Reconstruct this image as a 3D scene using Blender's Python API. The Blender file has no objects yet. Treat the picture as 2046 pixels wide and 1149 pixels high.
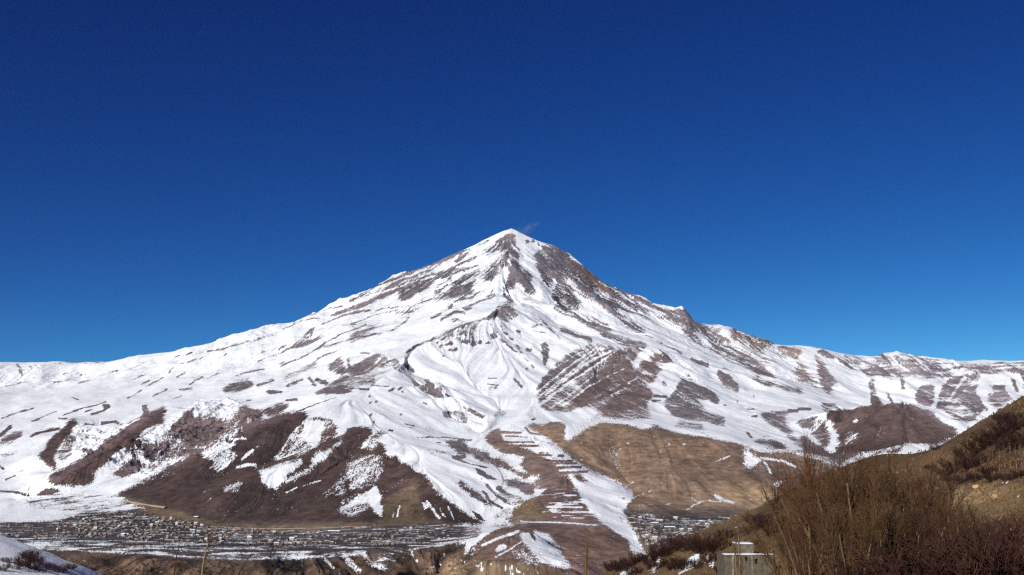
import bpy, bmesh, math, random
import numpy as np
from mathutils import Vector, Matrix

# ------------------------------------------------------------------ scene, camera, light
scene = bpy.context.scene
col = scene.collection
F = 2194.0                       # focal length in photograph pixels (2046 wide)
HORIZON = 930.0                  # eye level in the photograph
PITCH = math.atan((HORIZON - 574.5) / F)
SP, CP = math.sin(PITCH), math.cos(PITCH)

cam_d = bpy.data.cameras.new('camera')
cam_d.sensor_width = 36.0
cam_d.lens = 36.0 * F / 2046.0
cam_d.clip_start = 0.5
cam_d.clip_end = 90000.0
cam = bpy.data.objects.new('camera', cam_d)
cam.location = (0, 0, 0)
cam.rotation_euler = (math.pi / 2 + PITCH, 0, 0)
col.objects.link(cam)
scene.camera = cam

SUN_AZ = math.radians(214)       # measured from +Y towards +X: behind the camera's left shoulder
SUN_EL = math.radians(28)
world = bpy.data.worlds.new('World')
scene.world = world
world.use_nodes = True
wn = world.node_tree
for n in list(wn.nodes):
    wn.nodes.remove(n)
sky = wn.nodes.new('ShaderNodeTexSky')
sky.sky_type = 'NISHITA'
sky.sun_disc = False
sky.sun_elevation = SUN_EL
sky.sun_rotation = SUN_AZ
sky.altitude = 4500
sky.air_density = 0.8
sky.dust_density = 0.0
sky.ozone_density = 6.0
# the camera's response to the blue of thin mountain air: one curve per channel
sep = wn.nodes.new('ShaderNodeSeparateColor'); comb = wn.nodes.new('ShaderNodeCombineColor')
wn.links.new(sky.outputs[0], sep.inputs[0])
for i_, (pw_, k_) in enumerate(((3.0, 10.5), (2.0, 2.2), (1.3, 0.95))):
    p_ = wn.nodes.new('ShaderNodeMath'); p_.operation = 'POWER'; p_.inputs[1].default_value = pw_
    m_ = wn.nodes.new('ShaderNodeMath'); m_.operation = 'MULTIPLY'; m_.inputs[1].default_value = k_ * 0.1 ** pw_ * 10
    wn.links.new(sep.outputs[i_], p_.inputs[0]); wn.links.new(p_.outputs[0], m_.inputs[0]); wn.links.new(m_.outputs[0], comb.inputs[i_])
bg = wn.nodes.new('ShaderNodeBackground')
bg.inputs['Strength'].default_value = 0.1
wo = wn.nodes.new('ShaderNodeOutputWorld')
wn.links.new(comb.outputs[0], bg.inputs[0])
wn.links.new(bg.outputs[0], wo.inputs[0])

sun_d = bpy.data.lights.new('sun', 'SUN')
sun_d.energy = 5.0
sun_d.angle = math.radians(0.5)
sun_d.color = (1.0, 0.965, 0.91)
sun = bpy.data.objects.new('sun', sun_d)
sdir = Vector((math.sin(SUN_AZ) * math.cos(SUN_EL), math.cos(SUN_AZ) * math.cos(SUN_EL), math.sin(SUN_EL)))
sun.rotation_euler = (-sdir).to_track_quat('-Z', 'Y').to_euler()
sun.location = (0, 0, 4000)
col.objects.link(sun)

scene.view_settings.view_transform = 'Standard'
scene.view_settings.look = 'None'
scene.view_settings.exposure = 0.0
scene.view_settings.gamma = 1.0
scene.cycles.use_denoising = False
scene.cycles.use_adaptive_sampling = False
scene.cycles.filter_width = 1.3
scene.cycles.max_bounces = 4
scene.cycles.diffuse_bounces = 2
scene.cycles.volume_bounces = 0
scene.cycles.transparent_max_bounces = 8

rng = np.random.default_rng(7)
random.seed(11)

# ------------------------------------------------------------------ helpers
def at(px, py, Y):
    """the place in the landscape seen at a photograph pixel, at forward distance Y (metres)"""
    xc = (px - 1023.0) / F
    yc = (574.5 - py) / F
    dy = CP - yc * SP
    dz = SP + yc * CP
    return (xc / dy * Y, Y, dz / dy * Y)

def to_px(X, Y, Z):
    f = Y * CP + Z * SP
    u = -Y * SP + Z * CP
    return 1023.0 + F * X / f, 574.5 - F * u / f

_tab = rng.random((256, 256)).astype(np.float32)
def vnoise(x, y, seed=0):
    x = x + seed * 17.31; y = y + seed * 9.77
    xi = np.floor(x).astype(np.int64); yi = np.floor(y).astype(np.int64)
    fx = (x - xi).astype(np.float32); fy = (y - yi).astype(np.float32)
    fx = fx * fx * (3 - 2 * fx); fy = fy * fy * (3 - 2 * fy)
    a = _tab[xi & 255, yi & 255]; b = _tab[(xi + 1) & 255, yi & 255]
    c = _tab[xi & 255, (yi + 1) & 255]; d = _tab[(xi + 1) & 255, (yi + 1) & 255]
    return (a + (b - a) * fx) * (1 - fy) + (c + (d - c) * fx) * fy - 0.5

def fbm(x, y, wl, octs=4, gain=0.5, seed=0):
    s = 0; amp = 1.0; k = 1.0 / wl
    for o in range(octs):
        s = s + amp * vnoise(x * k, y * k, seed + o * 3)
        amp *= gain; k *= 2.03
    return s

def ridged(x, y, wl, octs=4, gain=0.5, seed=0):
    s = 0; amp = 1.0; k = 1.0 / wl
    for o in range(octs):
        s = s + amp * (0.25 - np.abs(vnoise(x * k, y * k, seed + o * 5)))
        amp *= gain; k *= 2.1
    return s

def rbf(pts, power=1.25, smooth=0.0):
    P = np.array(pts, dtype=np.float64)
    sc = 1000.0
    xy = P[:, :2] / sc
    d = np.hypot(xy[:, None, 0] - xy[None, :, 0], xy[:, None, 1] - xy[None, :, 1])
    n = len(P)
    A = np.zeros((n + 3, n + 3))
    A[:n, :n] = -d ** power + np.eye(n) * smooth
    A[:n, n] = 1; A[:n, n + 1:] = xy
    A[n:, :n] = A[:n, n:].T
    b = np.zeros(n + 3); b[:n] = P[:, 2]
    w = np.linalg.lstsq(A, b, rcond=None)[0]
    xyf = xy.astype(np.float32); wf = w.astype(np.float32)
    def ev(X, Y):
        sh = X.shape
        x = (X.ravel() / sc).astype(np.float32); y = (Y.ravel() / sc).astype(np.float32)
        out = np.empty(x.size, np.float32)
        for s in range(0, x.size, 20000):
            e = min(s + 20000, x.size)
            dx = x[s:e, None] - xyf[None, :, 0]; dy = y[s:e, None] - xyf[None, :, 1]
            r2 = dx * dx + dy * dy + 1e-12
            out[s:e] = -(np.exp(np.log(r2) * (power / 2))) @ wf[:n] + wf[n] + wf[n + 1] * x[s:e] + wf[n + 2] * y[s:e]
        return out.reshape(sh)
    return ev

def densify(line, step):
    out = []
    for a, b in zip(line[:-1], line[1:]):
        n = max(1, int(math.hypot(b[0] - a[0], b[1] - a[1]) / step))
        for k in range(n):
            t = k / n
            out.append(tuple(a[i] + (b[i] - a[i]) * t for i in range(3)))
    out.append(tuple(line[-1]))
    return out

def blur(a, r):
    """separable box blur, edge clamped, run twice"""
    r = int(r)
    if r < 1:
        return a
    for _ in range(2):
        for ax in (0, 1):
            pad = [(0, 0), (0, 0)]; pad[ax] = (r + 1, r)
            c = np.cumsum(np.pad(a, pad, mode='edge'), axis=ax, dtype=np.float64)
            n = a.shape[ax]
            if ax == 0:
                a = ((c[2 * r + 1:2 * r + 1 + n] - c[:n]) / (2 * r + 1)).astype(np.float32)
            else:
                a = ((c[:, 2 * r + 1:2 * r + 1 + n] - c[:, :n]) / (2 * r + 1)).astype(np.float32)
    return a

def lin(r, g, b):
    f = lambda v: ((v / 255 + 0.055) / 1.055) ** 2.4 if v > 10 else v / 255 / 12.92
    return (f(r), f(g), f(b))

def tag(o, label=None, cat=None, group=None, kind=None):
    if label: o['label'] = label
    if cat: o['category'] = cat
    if group: o['group'] = group
    if kind: o['kind'] = kind
    return o

# ------------------------------------------------------------------ sheets traced in image pixels (what lies where on the ground)
SX0, SY0, SX1, SY1 = -60, 430, 2106, 1210
SH, SW = SY1 - SY0, SX1 - SX0
TILES = {'T1': (0, 680, 5.1075), 'T2': (350, 580, 5.1075), 'T3': (350, 760, 5.1075), 'T4': (700, 620, 5.1075),
         'T5': (700, 820, 5.1075), 'T6': (1050, 640, 5.1075), 'T7': (1350, 620, 5.1075), 'T8': (1400, 780, 5.1075),
         'U1': (0, 860, 5.1075), 'U2': (1646, 660, 5.1075), 'U3': (1050, 840, 5.1075), 'U4': (960, 840, 6.015),
         'A': (700, 430, 3.996), 'B': (1000, 430, 3.996), 'V3': (600, 980, 6.8), 'V4': (900, 980, 6.8), 'V5': (1200, 980, 6.8),
         'C': (700, 430, 3.0088), 'P': (0, 0, 1.0)}
def conv(tile, pts):
    ox, oy, s = TILES[tile]
    return np.array([(ox + x / s, oy + y / s) for x, y in pts], dtype=np.float32), s

def cover_poly(P, soft):
    x0 = max(int(P[:, 0].min()) - 3 * soft - 2, SX0); x1 = min(int(P[:, 0].max()) + 3 * soft + 3, SX1)
    y0 = max(int(P[:, 1].min()) - 3 * soft - 2, SY0); y1 = min(int(P[:, 1].max()) + 3 * soft + 3, SY1)
    if x1 <= x0 or y1 <= y0:
        return None
    ys, xs = np.mgrid[y0:y1, x0:x1].astype(np.float32)
    ins = np.zeros(xs.shape, bool)
    n = len(P)
    for i in range(n):
        ax, ay = P[i]; bx, by = P[(i + 1) % n]
        if ay == by:
            continue
        c = ((ay > ys) != (by > ys)) & (xs < (bx - ax) * (ys - ay) / (by - ay) + ax)
        ins ^= c
    m = blur(ins.astype(np.float32), soft)
    return (y0 - SY0, y1 - SY0, x0 - SX0, x1 - SX0), m

def cover_line(P, w, soft):
    r = w / 2 + 2 * soft + 2
    x0 = max(int(P[:, 0].min() - r), SX0); x1 = min(int(P[:, 0].max() + r) + 1, SX1)
    y0 = max(int(P[:, 1].min() - r), SY0); y1 = min(int(P[:, 1].max() + r) + 1, SY1)
    if x1 <= x0 or y1 <= y0:
        return None
    ys, xs = np.mgrid[y0:y1, x0:x1].astype(np.float32)
    d = np.full(xs.shape, 1e9, np.float32)
    for i in range(max(1, len(P) - 1)):
        a = P[i]; b = P[min(i + 1, len(P) - 1)]
        ab = b - a; L = float(ab @ ab) + 1e-9
        t = np.clip(((xs - a[0]) * ab[0] + (ys - a[1]) * ab[1]) / L, 0, 1)
        d = np.minimum(d, np.hypot(xs - a[0] - t * ab[0], ys - a[1] - t * ab[1]))
    e = max(0.7, soft)
    m = np.clip((w / 2 + e - d) / (2 * e), 0, 1)
    return (y0 - SY0, y1 - SY0, x0 - SX0, x1 - SX0), m

def put(sheet, cov, v):
    if cov is None:
        return
    (a, b, c, d), m = cov
    if sheet.ndim == 3:
        sheet[a:b, c:d] = sheet[a:b, c:d] * (1 - m[..., None]) + np.array(v, np.float32) * m[..., None]
    else:
        sheet[a:b, c:d] = sheet[a:b, c:d] * (1 - m) + v * m

snow_sheet = np.full((SH, SW), 0.93, np.float32)
strip_sheet = np.zeros((SH, SW), np.float32)

def run(tile, rows):
    """p value soft pts | s value width pts | d value radius pts(dots)"""
    for r in rows:
        k, v, w = r[0], r[1], r[2]
        P, s = conv(tile, r[3])
        if k == 'p':
            big = min(P[:, 0].max() - P[:, 0].min(), P[:, 1].max() - P[:, 1].min()) > 24
            put(snow_sheet, cover_poly(P, (4 if big else 1) if w == 1 else int(w)), v)
        elif k == 's':
            put(snow_sheet, cover_line(P, max(1.2 * w / s, 2.6), 0.8), v - 0.08)
        elif k == 'd':
            for q in P:
                rr = max(w / s, 1.2)
                sgn = -1.0 if q[0] < 1000 else 1.0
                pts_ = [(q[0] + rr * random.uniform(.6, 1.5) * math.cos(a_) + sgn * rr * .5 * math.sin(a_), q[1] + rr * random.uniform(.5, 1.3) * math.sin(a_)) for a_ in (0.3, 1.1, 2.0, 2.9, 3.8, 4.6, 5.5)]
                put(snow_sheet, cover_poly(np.array(pts_, dtype=np.float32), 0), v)
        elif k == 'w':
            put(strip_sheet, cover_poly(P, int(w)), v)

def sample(sheet, px, py):
    x = np.clip(px - SX0, 0, SW - 1.001); y = np.clip(py - SY0, 0, SH - 1.001)
    xi = x.astype(np.int32); yi = y.astype(np.int32)
    fx = (x - xi).astype(np.float32); fy = (y - yi).astype(np.float32)
    if sheet.ndim == 3:
        fx = fx[..., None]; fy = fy[..., None]
    return ((sheet[yi, xi] * (1 - fx) + sheet[yi, xi + 1] * fx) * (1 - fy)
            + (sheet[yi + 1, xi] * (1 - fx) + sheet[yi + 1, xi + 1] * fx) * fy)
# ------------------------------------------------------------------ snow cover traced in image pixels: bare ground and drifts, patch by patch
run('P', [
 ('p', .80, 8, [(430,690),(700,600),(1020,458),(1160,530),(1420,645),(1560,690),(1700,800),(1600,800),(1400,720),(1250,690),(1150,640),(1010,600),(900,620),(700,690),(560,720)]),
 ('p', .86, 8, [(0,725),(210,722),(430,690),(700,605),(700,690),(450,760),(300,800),(0,880)]),
 ('p', .03, 1, [(1040,845),(1085,850),(1110,845),(1130,850),(1125,870),(1130,885),(1160,865),(1200,842),(1212,845),(1260,848),(1285,858),(1310,848),(1345,862),(1400,872),(1460,880),(1500,895),(1540,905),(1600,903),(1640,918),(1720,950),(1720,1149),(1290,1149),(1285,1110),(1250,1010),(1265,985),(1200,948),(1150,925),(1120,895),(1090,870)]),
])
run('T1', [
 ('p',.3,1,[(160,240),(190,240),(240,330),(225,365),(195,320)]),
 ('s',.5,10,[(600,235),(700,225),(880,230),(1090,225)]),
 ('s',.4,8,[(310,260),(320,290)]),('s',.45,8,[(350,255),(430,300)]),
 ('s',.25,10,[(340,390),(470,370),(600,345),(720,330)]),('s',.35,10,[(60,470),(150,455),(270,415)]),
 ('s',.2,14,[(810,355),(870,345)]),('s',.15,14,[(1110,325),(1200,308)]),('s',.4,5,[(480,430),(620,415),(760,390)]),
 ('s',.35,6,[(800,430),(900,412)]),('s',.3,6,[(1350,400),(1480,350)]),('s',.2,14,[(1440,450),(1520,415)]),
 ('s',.3,8,[(1480,470),(1640,400),(1770,275)]),('s',.25,10,[(1760,180),(1950,130)]),('s',.3,8,[(1800,380),(1890,330)]),
 ('s',.3,10,[(1310,590),(1440,510)]),('s',.35,6,[(1560,570),(1710,500)]),('s',.35,6,[(1760,600),(1850,570)]),
 ('s',.3,10,[(1930,450),(2043,395)]),('s',.35,6,[(1830,510),(1960,488)]),('s',.2,10,[(730,580),(800,600)]),
 ('s',.15,12,[(20,800),(180,740),(340,690)]),('s',.2,10,[(320,830),(450,770),(580,728)]),('s',.25,10,[(640,770),(760,720),(980,660),(1080,625)]),
 ('s',.3,6,[(870,735),(940,710)]),('s',.1,18,[(930,760),(1060,720),(1110,660)]),('p',.05,1,[(1050,650),(1110,645),(1115,690),(1060,720)]),
 ('s',.1,30,[(0,970),(60,930),(110,880)]),('p',.35,2,[(0,1030),(100,960),(230,930),(220,980),(120,1050),(0,1090)]),
 ('s',.25,25,[(330,975),(420,935),(600,900)]),('s',.2,10,[(600,795),(680,800)]),
 ('p',0,1,[(740,800),(810,815),(760,870),(700,960),(600,1060),(540,1149),(430,1149),(500,1060),(540,990),(640,910),(690,860),(640,850)]),
 ('s',.2,20,[(880,850),(960,860)]),('s',.1,25,[(1040,850),(1180,830)]),('d',.3,16,[(850,930),(1020,930),(1200,840),(1240,850)]),
 ('p',0,1,[(1690,665),(1690,720),(1650,790),(1720,850),(1600,860),(1500,890),(1400,970),(1250,1060),(1150,1149),(980,1149),(1080,1060),(1230,960),(1290,870),(1420,800),(1560,720)]),
 ('s',.3,55,[(1480,690),(1500,760)]),
 ('p',.05,1,[(1970,705),(1975,770),(1930,850),(1800,920),(1540,1070),(1720,920),(1850,800),(1900,730)]),
 ('p',.45,2,[(1300,1040),(1450,1020),(1560,1080),(1700,960),(1850,880),(2043,800),(2043,1149),(1280,1149)]),
 ('p',.1,1,[(1340,1020),(1440,1030),(1460,1090),(1300,1149),(1290,1060)]),
 ('p',.45,2,[(670,970),(740,960),(790,1010),(750,1060),(620,1100),(560,1149),(600,1060)]),('s',.2,30,[(850,1120),(930,1149)]),
])
run('U1', [
 ('p',0,1,[(640,0),(715,0),(700,40),(620,120),(560,200),(545,290),(590,370),(560,415),(520,400),(470,350),(370,270),(440,210),(500,120)]),
 ('p',.42,2,[(690,60),(770,50),(790,100),(740,170),(720,260),(640,330),(580,290),(600,170)]),
 ('p',.35,1,[(840,190),(930,190),(960,230),(900,250)]),
 ('p',.12,1,[(1160,450),(1350,280),(1420,230),(1460,330),(1440,400),(1300,480),(1200,480)]),
 ('p',.45,1,[(1300,130),(1480,150),(1600,120),(1700,60),(1850,0),(2043,0),(2043,170),(1850,240),(1650,350),(1540,420),(1480,400),(1450,270),(1330,240)]),
 ('p',.12,1,[(1480,170),(1560,180),(1600,260),(1560,330),(1480,290)]),('p',.15,1,[(1640,130),(1720,110),(1740,200),(1690,270),(1650,230)]),
 ('p',0,1,[(1250,0),(1450,0),(1400,60),(1290,140),(1150,260),(1060,370),(960,420),(960,510),(880,545),(720,555),(600,545),(520,520),(500,465),(700,360),(1000,190),(1130,80)]),
 ('p',.85,1,[(1000,400),(1140,280),(1200,330),(1180,400),(1120,470),(970,530),(965,450)]),
 ('p',.05,1,[(360,655),(470,600),(560,590),(620,600),(560,640),(450,660),(400,665)]),
 ('s',.1,18,[(0,620),(130,630),(290,655)]),('s',.2,16,[(60,510),(150,470)]),('s',.3,10,[(170,420),(240,410)]),('s',.2,20,[(0,370),(40,400)]),
 ('p',.35,3,[(0,70),(200,10),(240,30),(100,110),(0,180)]),('p',.4,3,[(0,250),(150,210),(230,210),(120,280),(0,290)]),
])
run('T2', [
 ('s',.3,6,[(0,690),(160,640)]),('s',.3,6,[(0,760),(110,740),(270,690)]),('s',.3,8,[(330,620),(480,600),(760,510)]),('s',.35,6,[(430,690),(520,640)]),
 ('s',.25,10,[(1020,440),(1140,380),(1300,300)]),('s',.25,9,[(1200,300),(1400,250),(1540,200),(1700,160)]),('s',.3,8,[(1340,300),(1480,285)]),
 ('s',.3,28,[(1600,260),(1700,220),(1850,180),(2043,100)]),('s',.35,8,[(1480,350),(1620,290),(1850,220)]),('s',.3,6,[(600,560),(850,500),(1000,450)]),
 ('p',.45,4,[(780,600),(840,530),(865,545),(810,600)]),('s',.25,25,[(1300,470),(1400,400)]),('s',.3,14,[(1210,480),(1380,480),(1420,380)]),
 ('p',.25,2,[(1200,580),(1280,530),(1450,490),(1560,450),(1500,490),(1400,540),(1280,590)]),('s',.3,12,[(850,730),(1000,670),(1150,600),(1250,570)]),
 ('s',.6,30,[(900,640),(1060,580),(1160,560)]),('s',.2,10,[(1050,750),(1110,735)]),
 ('s',.15,14,[(1080,770),(1290,690),(1460,590),(1560,520),(1700,450),(1950,350)]),('s',.35,14,[(1350,650),(1560,570),(1700,520),(2043,440)]),
 ('p',.25,2,[(1720,520),(1860,420),(2000,360),(2043,360),(1900,450),(1800,510)]),('s',.3,10,[(1400,740),(1560,650),(1690,600)]),
 ('p',.2,1,[(1550,790),(1620,700),(1690,680),(1710,740),(1730,800),(1690,850),(1600,830)]),('s',.5,25,[(1760,700),(1780,800),(1700,860)]),
 ('p',.25,1,[(1080,940),(1100,890),(1250,830),(1400,740),(1470,740),(1440,780),(1300,830),(1180,890)]),('p',.55,2,[(1080,850),(1200,790),(1250,830),(1100,890)]),
 ('p',.1,1,[(480,1060),(500,1000),(580,950),(720,900),(790,860),(760,900),(800,960),(760,1000),(620,1040)]),('s',.15,16,[(620,880),(740,840),(910,810)]),
 ('s',.45,40,[(850,970),(1000,920)]),('s',.3,25,[(1150,970),(1300,920)]),('s',.3,30,[(1370,900),(1420,960)]),('s',.3,40,[(1450,920),(1530,950)]),
 ('p',.42,3,[(1420,1050),(1560,960),(1700,880),(1850,780),(1960,700),(2043,660),(2043,960),(1830,1000),(1740,1050),(1560,1060)]),
 ('p',.08,1,[(1420,1055),(1560,1000),(1700,1000),(1830,1020),(1740,1055)]),('p',.2,2,[(1560,970),(1700,890),(1840,800),(1700,960)]),
 ('s',.05,28,[(950,1040),(1080,1040)]),('s',.1,18,[(1890,1000),(1980,1005)]),('s',.1,20,[(1140,1120),(1240,1110)]),
 ('s',.2,10,[(200,920),(280,885)]),('s',.3,8,[(340,900),(440,850)]),('s',.3,10,[(20,880),(80,850)]),('p',.68,3,[(140,880),(230,850),(220,910),(150,920)]),
])
run('T3', [
 ('p',.5,2,[(0,470),(340,300),(620,330),(650,500),(480,600),(250,690),(0,790)]),
 ('p',.75,3,[(340,290),(500,240),(620,300),(560,420),(400,390)]),
 ('p',.05,1,[(0,450),(60,380),(190,290),(180,380),(240,400),(130,470),(0,510)]),
 ('p',.2,1,[(620,290),(700,240),(800,270),(900,340),(880,400),(800,480),(690,500),(640,490),(640,370)]),
 ('p',.75,1,[(720,380),(800,400),(770,440),(720,440)]),
 ('p',.05,1,[(250,410),(310,420),(350,500),(370,600),(330,640),(230,640)]),('p',.2,1,[(60,490),(220,480),(240,640),(120,660),(50,600)]),
 ('p',.1,1,[(390,430),(470,420),(480,490),(420,510)]),('p',.1,1,[(370,510),(430,520),(430,600),(370,620)]),
 ('p',.1,1,[(900,320),(1040,250),(1170,230),(1130,280),(1050,350),(950,370)]),('s',.1,18,[(1140,200),(1240,200)]),('s',.1,12,[(730,200),(770,200)]),
 ('p',.02,1,[(-600,1160),(-200,960),(0,850),(240,700),(450,620),(560,570),(750,480),(900,410),(1080,350),(1240,322),(1360,325),(1345,385),(1290,450),(1420,365),(1570,385),(1645,470),(1635,560),(1560,600),(1650,580),(1820,500),(2000,485),(1990,560),(1920,650),(1900,690),(1960,690),(2043,600),(2143,660),(2143,1480),(-600,1480)]),
 ('p',.62,2,[(240,700),(500,640),(640,640),(560,700),(640,770),(560,850),(440,935),(350,900),(400,830),(300,800)]),
 ('s',.85,24,[(690,800),(800,715)]),('s',.85,28,[(640,890),(740,860),(830,865)]),
 ('p',.92,1,[(820,930),(1010,870),(1180,820),(1320,800),(1270,870),(1180,950),(1110,1010),(1080,1050),(980,1100),(900,1060),(880,970)]),
 ('p',.92,1,[(1740,600),(1680,650),(1620,700),(1600,760),(1530,810),(1440,860),(1390,910),(1270,1000),(1100,1050),(1000,1110),(1050,1050),(1280,940),(1380,880),(1400,790),(1480,720),(1560,700),(1600,650),(1700,605)]),
 ('p',.38,2,[(1180,560),(1320,420),(1560,390),(1640,470),(1635,560),(1500,640),(1400,720),(1260,780),(1080,830),(1000,800),(1100,680)]),
 ('p',.85,2,[(1340,400),(1480,400),(1520,480),(1480,600),(1420,690),(1320,620),(1310,500)]),
 ('s',.8,10,[(1370,360),(1280,460),(1180,550),(1130,640),(1090,710)]),
 ('p',.45,2,[(480,1100),(620,1020),(690,1050),(640,1149),(520,1149)]),('s',.8,8,[(1120,1140),(1250,1085)]),('s',.7,10,[(1300,1070),(1480,1030)]),
 ('p',.48,3,[(1500,1200),(1640,1040),(1840,850),(2043,760),(2043,1149)]),('s',.7,9,[(240,700),(480,610),(720,600)]),
 ('s',.7,7,[(820,690),(930,640)]),('s',.6,8,[(1400,270),(1250,325)]),('s',.3,8,[(1240,325),(1400,265),(1540,210),(1640,175)]),
])
run('A', [
 ('p',.93,2,[(1120,180),(1240,120),(1295,108),(1360,145),(1440,190),(1500,240),(1470,300),(1330,240),(1300,160),(1200,215)]),
 ('p',.99,1,[(1310,230),(1400,320),(1480,410),(1530,500),(1580,610),(1620,700),(1560,670),(1470,580),(1440,470),(1390,420),(1340,320)]),
 ('p',.97,1,[(1295,270),(1285,400),(1290,440),(1240,560),(1150,600),(1090,590),(1110,510),(1190,480),(1230,380)]),
 ('p',.95,3,[(980,520),(1060,500),(1090,590),(1240,600),(1480,650),(1640,720),(1500,740),(1300,680),(1120,660),(960,600)]),
 ('s',.15,22,[(1170,210),(1240,180),(1310,165)]),('p',.3,1,[(1060,310),(1120,250),(1200,225),(1280,200),(1300,220),(1200,290),(1090,320)]),
 ('p',.28,1,[(1040,500),(1090,430),(1200,330),(1290,255),(1300,215),(1310,240),(1260,300),(1220,380),(1190,470),(1120,500),(1070,540)]),
 ('s',.05,7,[(1290,255),(1240,320),(1220,380)]),
 ('p',.1,1,[(1290,320),(1310,270),(1330,300),(1350,400),(1370,480),(1360,530),(1310,520),(1270,600),(1230,580),(1260,520),(1290,440)]),
 ('p',.25,1,[(1390,440),(1430,450),(1450,560),(1475,640),(1400,620),(1375,570)]),('s',.35,8,[(1310,230),(1380,340)]),
 ('p',.2,1,[(1530,250),(1610,240),(1700,290),(1760,360),(1840,410),(1900,480),(1960,560),(2043,600),(2043,700),(1960,640),(1880,600),(1820,560),(1760,500),(1700,480),(1720,560),(1800,640),(1860,700),(1780,700),(1830,770),(1950,840),(2043,900),(2043,960),(1900,860),(1770,800),(1660,750),(1610,680),(1630,600),(1580,590),(1540,500),(1510,420),(1480,320)]),
 ('p',.08,1,[(1600,280),(1700,300),(1780,380),(1860,430),(1930,530),(1800,480),(1660,400),(1580,340)]),('p',.1,1,[(1630,620),(1700,600),(1760,700),(1840,770),(1800,790),(1680,740),(1620,680)]),
 ('p',.9,1,[(1630,480),(1650,500),(1640,560),(1590,620),(1580,600)]),('s',.8,6,[(1670,410),(1760,430),(1800,470)]),
 ('p',.05,0,[(1390,200),(1430,190),(1440,225),(1400,230)]),('d',.05,16,[(1456,210)]),('d',.2,12,[(1500,235),(1540,245)]),('p',.3,1,[(1480,310),(1510,300),(1520,340),(1490,360)]),
 ('s',.2,25,[(840,370),(960,275)]),('s',.2,15,[(700,480),(860,400),(1000,340)]),('p',.28,1,[(600,490),(700,450),(800,430),(1000,395),(1040,400),(860,450),(720,490)]),
 ('p',.28,1,[(800,580),(850,500),(920,470),(1000,430),(1010,440),(900,500),(860,570)]),('s',.4,45,[(690,600),(790,510)]),
 ('p',.12,1,[(370,640),(480,560),(640,520),(600,580),(560,620),(430,680)]),('s',.2,20,[(100,720),(260,640),(400,590)]),('s',.25,12,[(0,750),(100,720)]),
 ('s',.35,8,[(150,620),(350,520),(550,440)]),('s',.35,9,[(250,600),(520,510),(640,480)]),('s',.3,8,[(560,440),(760,340),(900,280)]),('s',.3,8,[(1000,250),(1100,200)]),
 ('p',.35,1,[(660,670),(760,620),(900,580),(980,540),(960,600),(1080,610),(900,640),(760,660)]),('s',.3,8,[(0,780),(500,720),(680,660)]),
 ('p',.55,4,[(300,790),(480,720),(540,740),(420,790)]),('s',.35,16,[(740,830),(830,770),(910,780)]),('s',.4,12,[(650,820),(720,790)]),('p',.5,1,[(1080,600),(1140,590),(1160,640),(1100,640)]),
 ('s',.25,28,[(1235,640),(1280,700)]),('p',.4,1,[(1160,760),(1240,690),(1310,740),(1330,810),(1280,830),(1230,820)]),('s',.3,18,[(1100,830),(1160,780)]),
 ('p',.66,3,[(1300,680),(1440,680),(1640,770),(1800,860),(1700,850),(1500,760),(1350,730)]),('s',.35,28,[(1690,910),(1800,960),(1920,1000)]),
 ('s',.4,14,[(900,740),(1150,640)]),('s',.4,10,[(830,690),(1000,650),(1160,640)]),('d',.35,26,[(800,730),(940,735)]),
])
run('B', [
 ('p',.28,1,[(770,580),(850,600),(920,680),(980,740),(1100,790),(960,750),(860,730),(800,680)]),('s',.35,9,[(690,470),(900,570),(1200,700)]),
 ('p',.35,1,[(1000,650),(1100,670),(1220,740),(1300,800),(1250,800),(1100,720),(1020,690)]),('p',.42,1,[(1270,740),(1450,770),(1600,860),(1700,920),(1600,920),(1480,860),(1380,830),(1250,790)]),
 ('p',.4,1,[(1480,870),(1600,880),(1720,960),(1880,1050),(1960,1079),(1700,1079),(1560,980),(1490,940)]),('p',.35,1,[(1850,890),(1950,900),(2040,960),(2040,1060),(1900,1000)]),
 ('s',.5,40,[(840,730),(1010,860),(1130,930)]),('p',.35,2,[(860,700),(1000,700),(1150,770),(1000,770)]),
 ('s',.4,40,[(450,740),(640,800),(760,850),(860,930)]),
])
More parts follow.
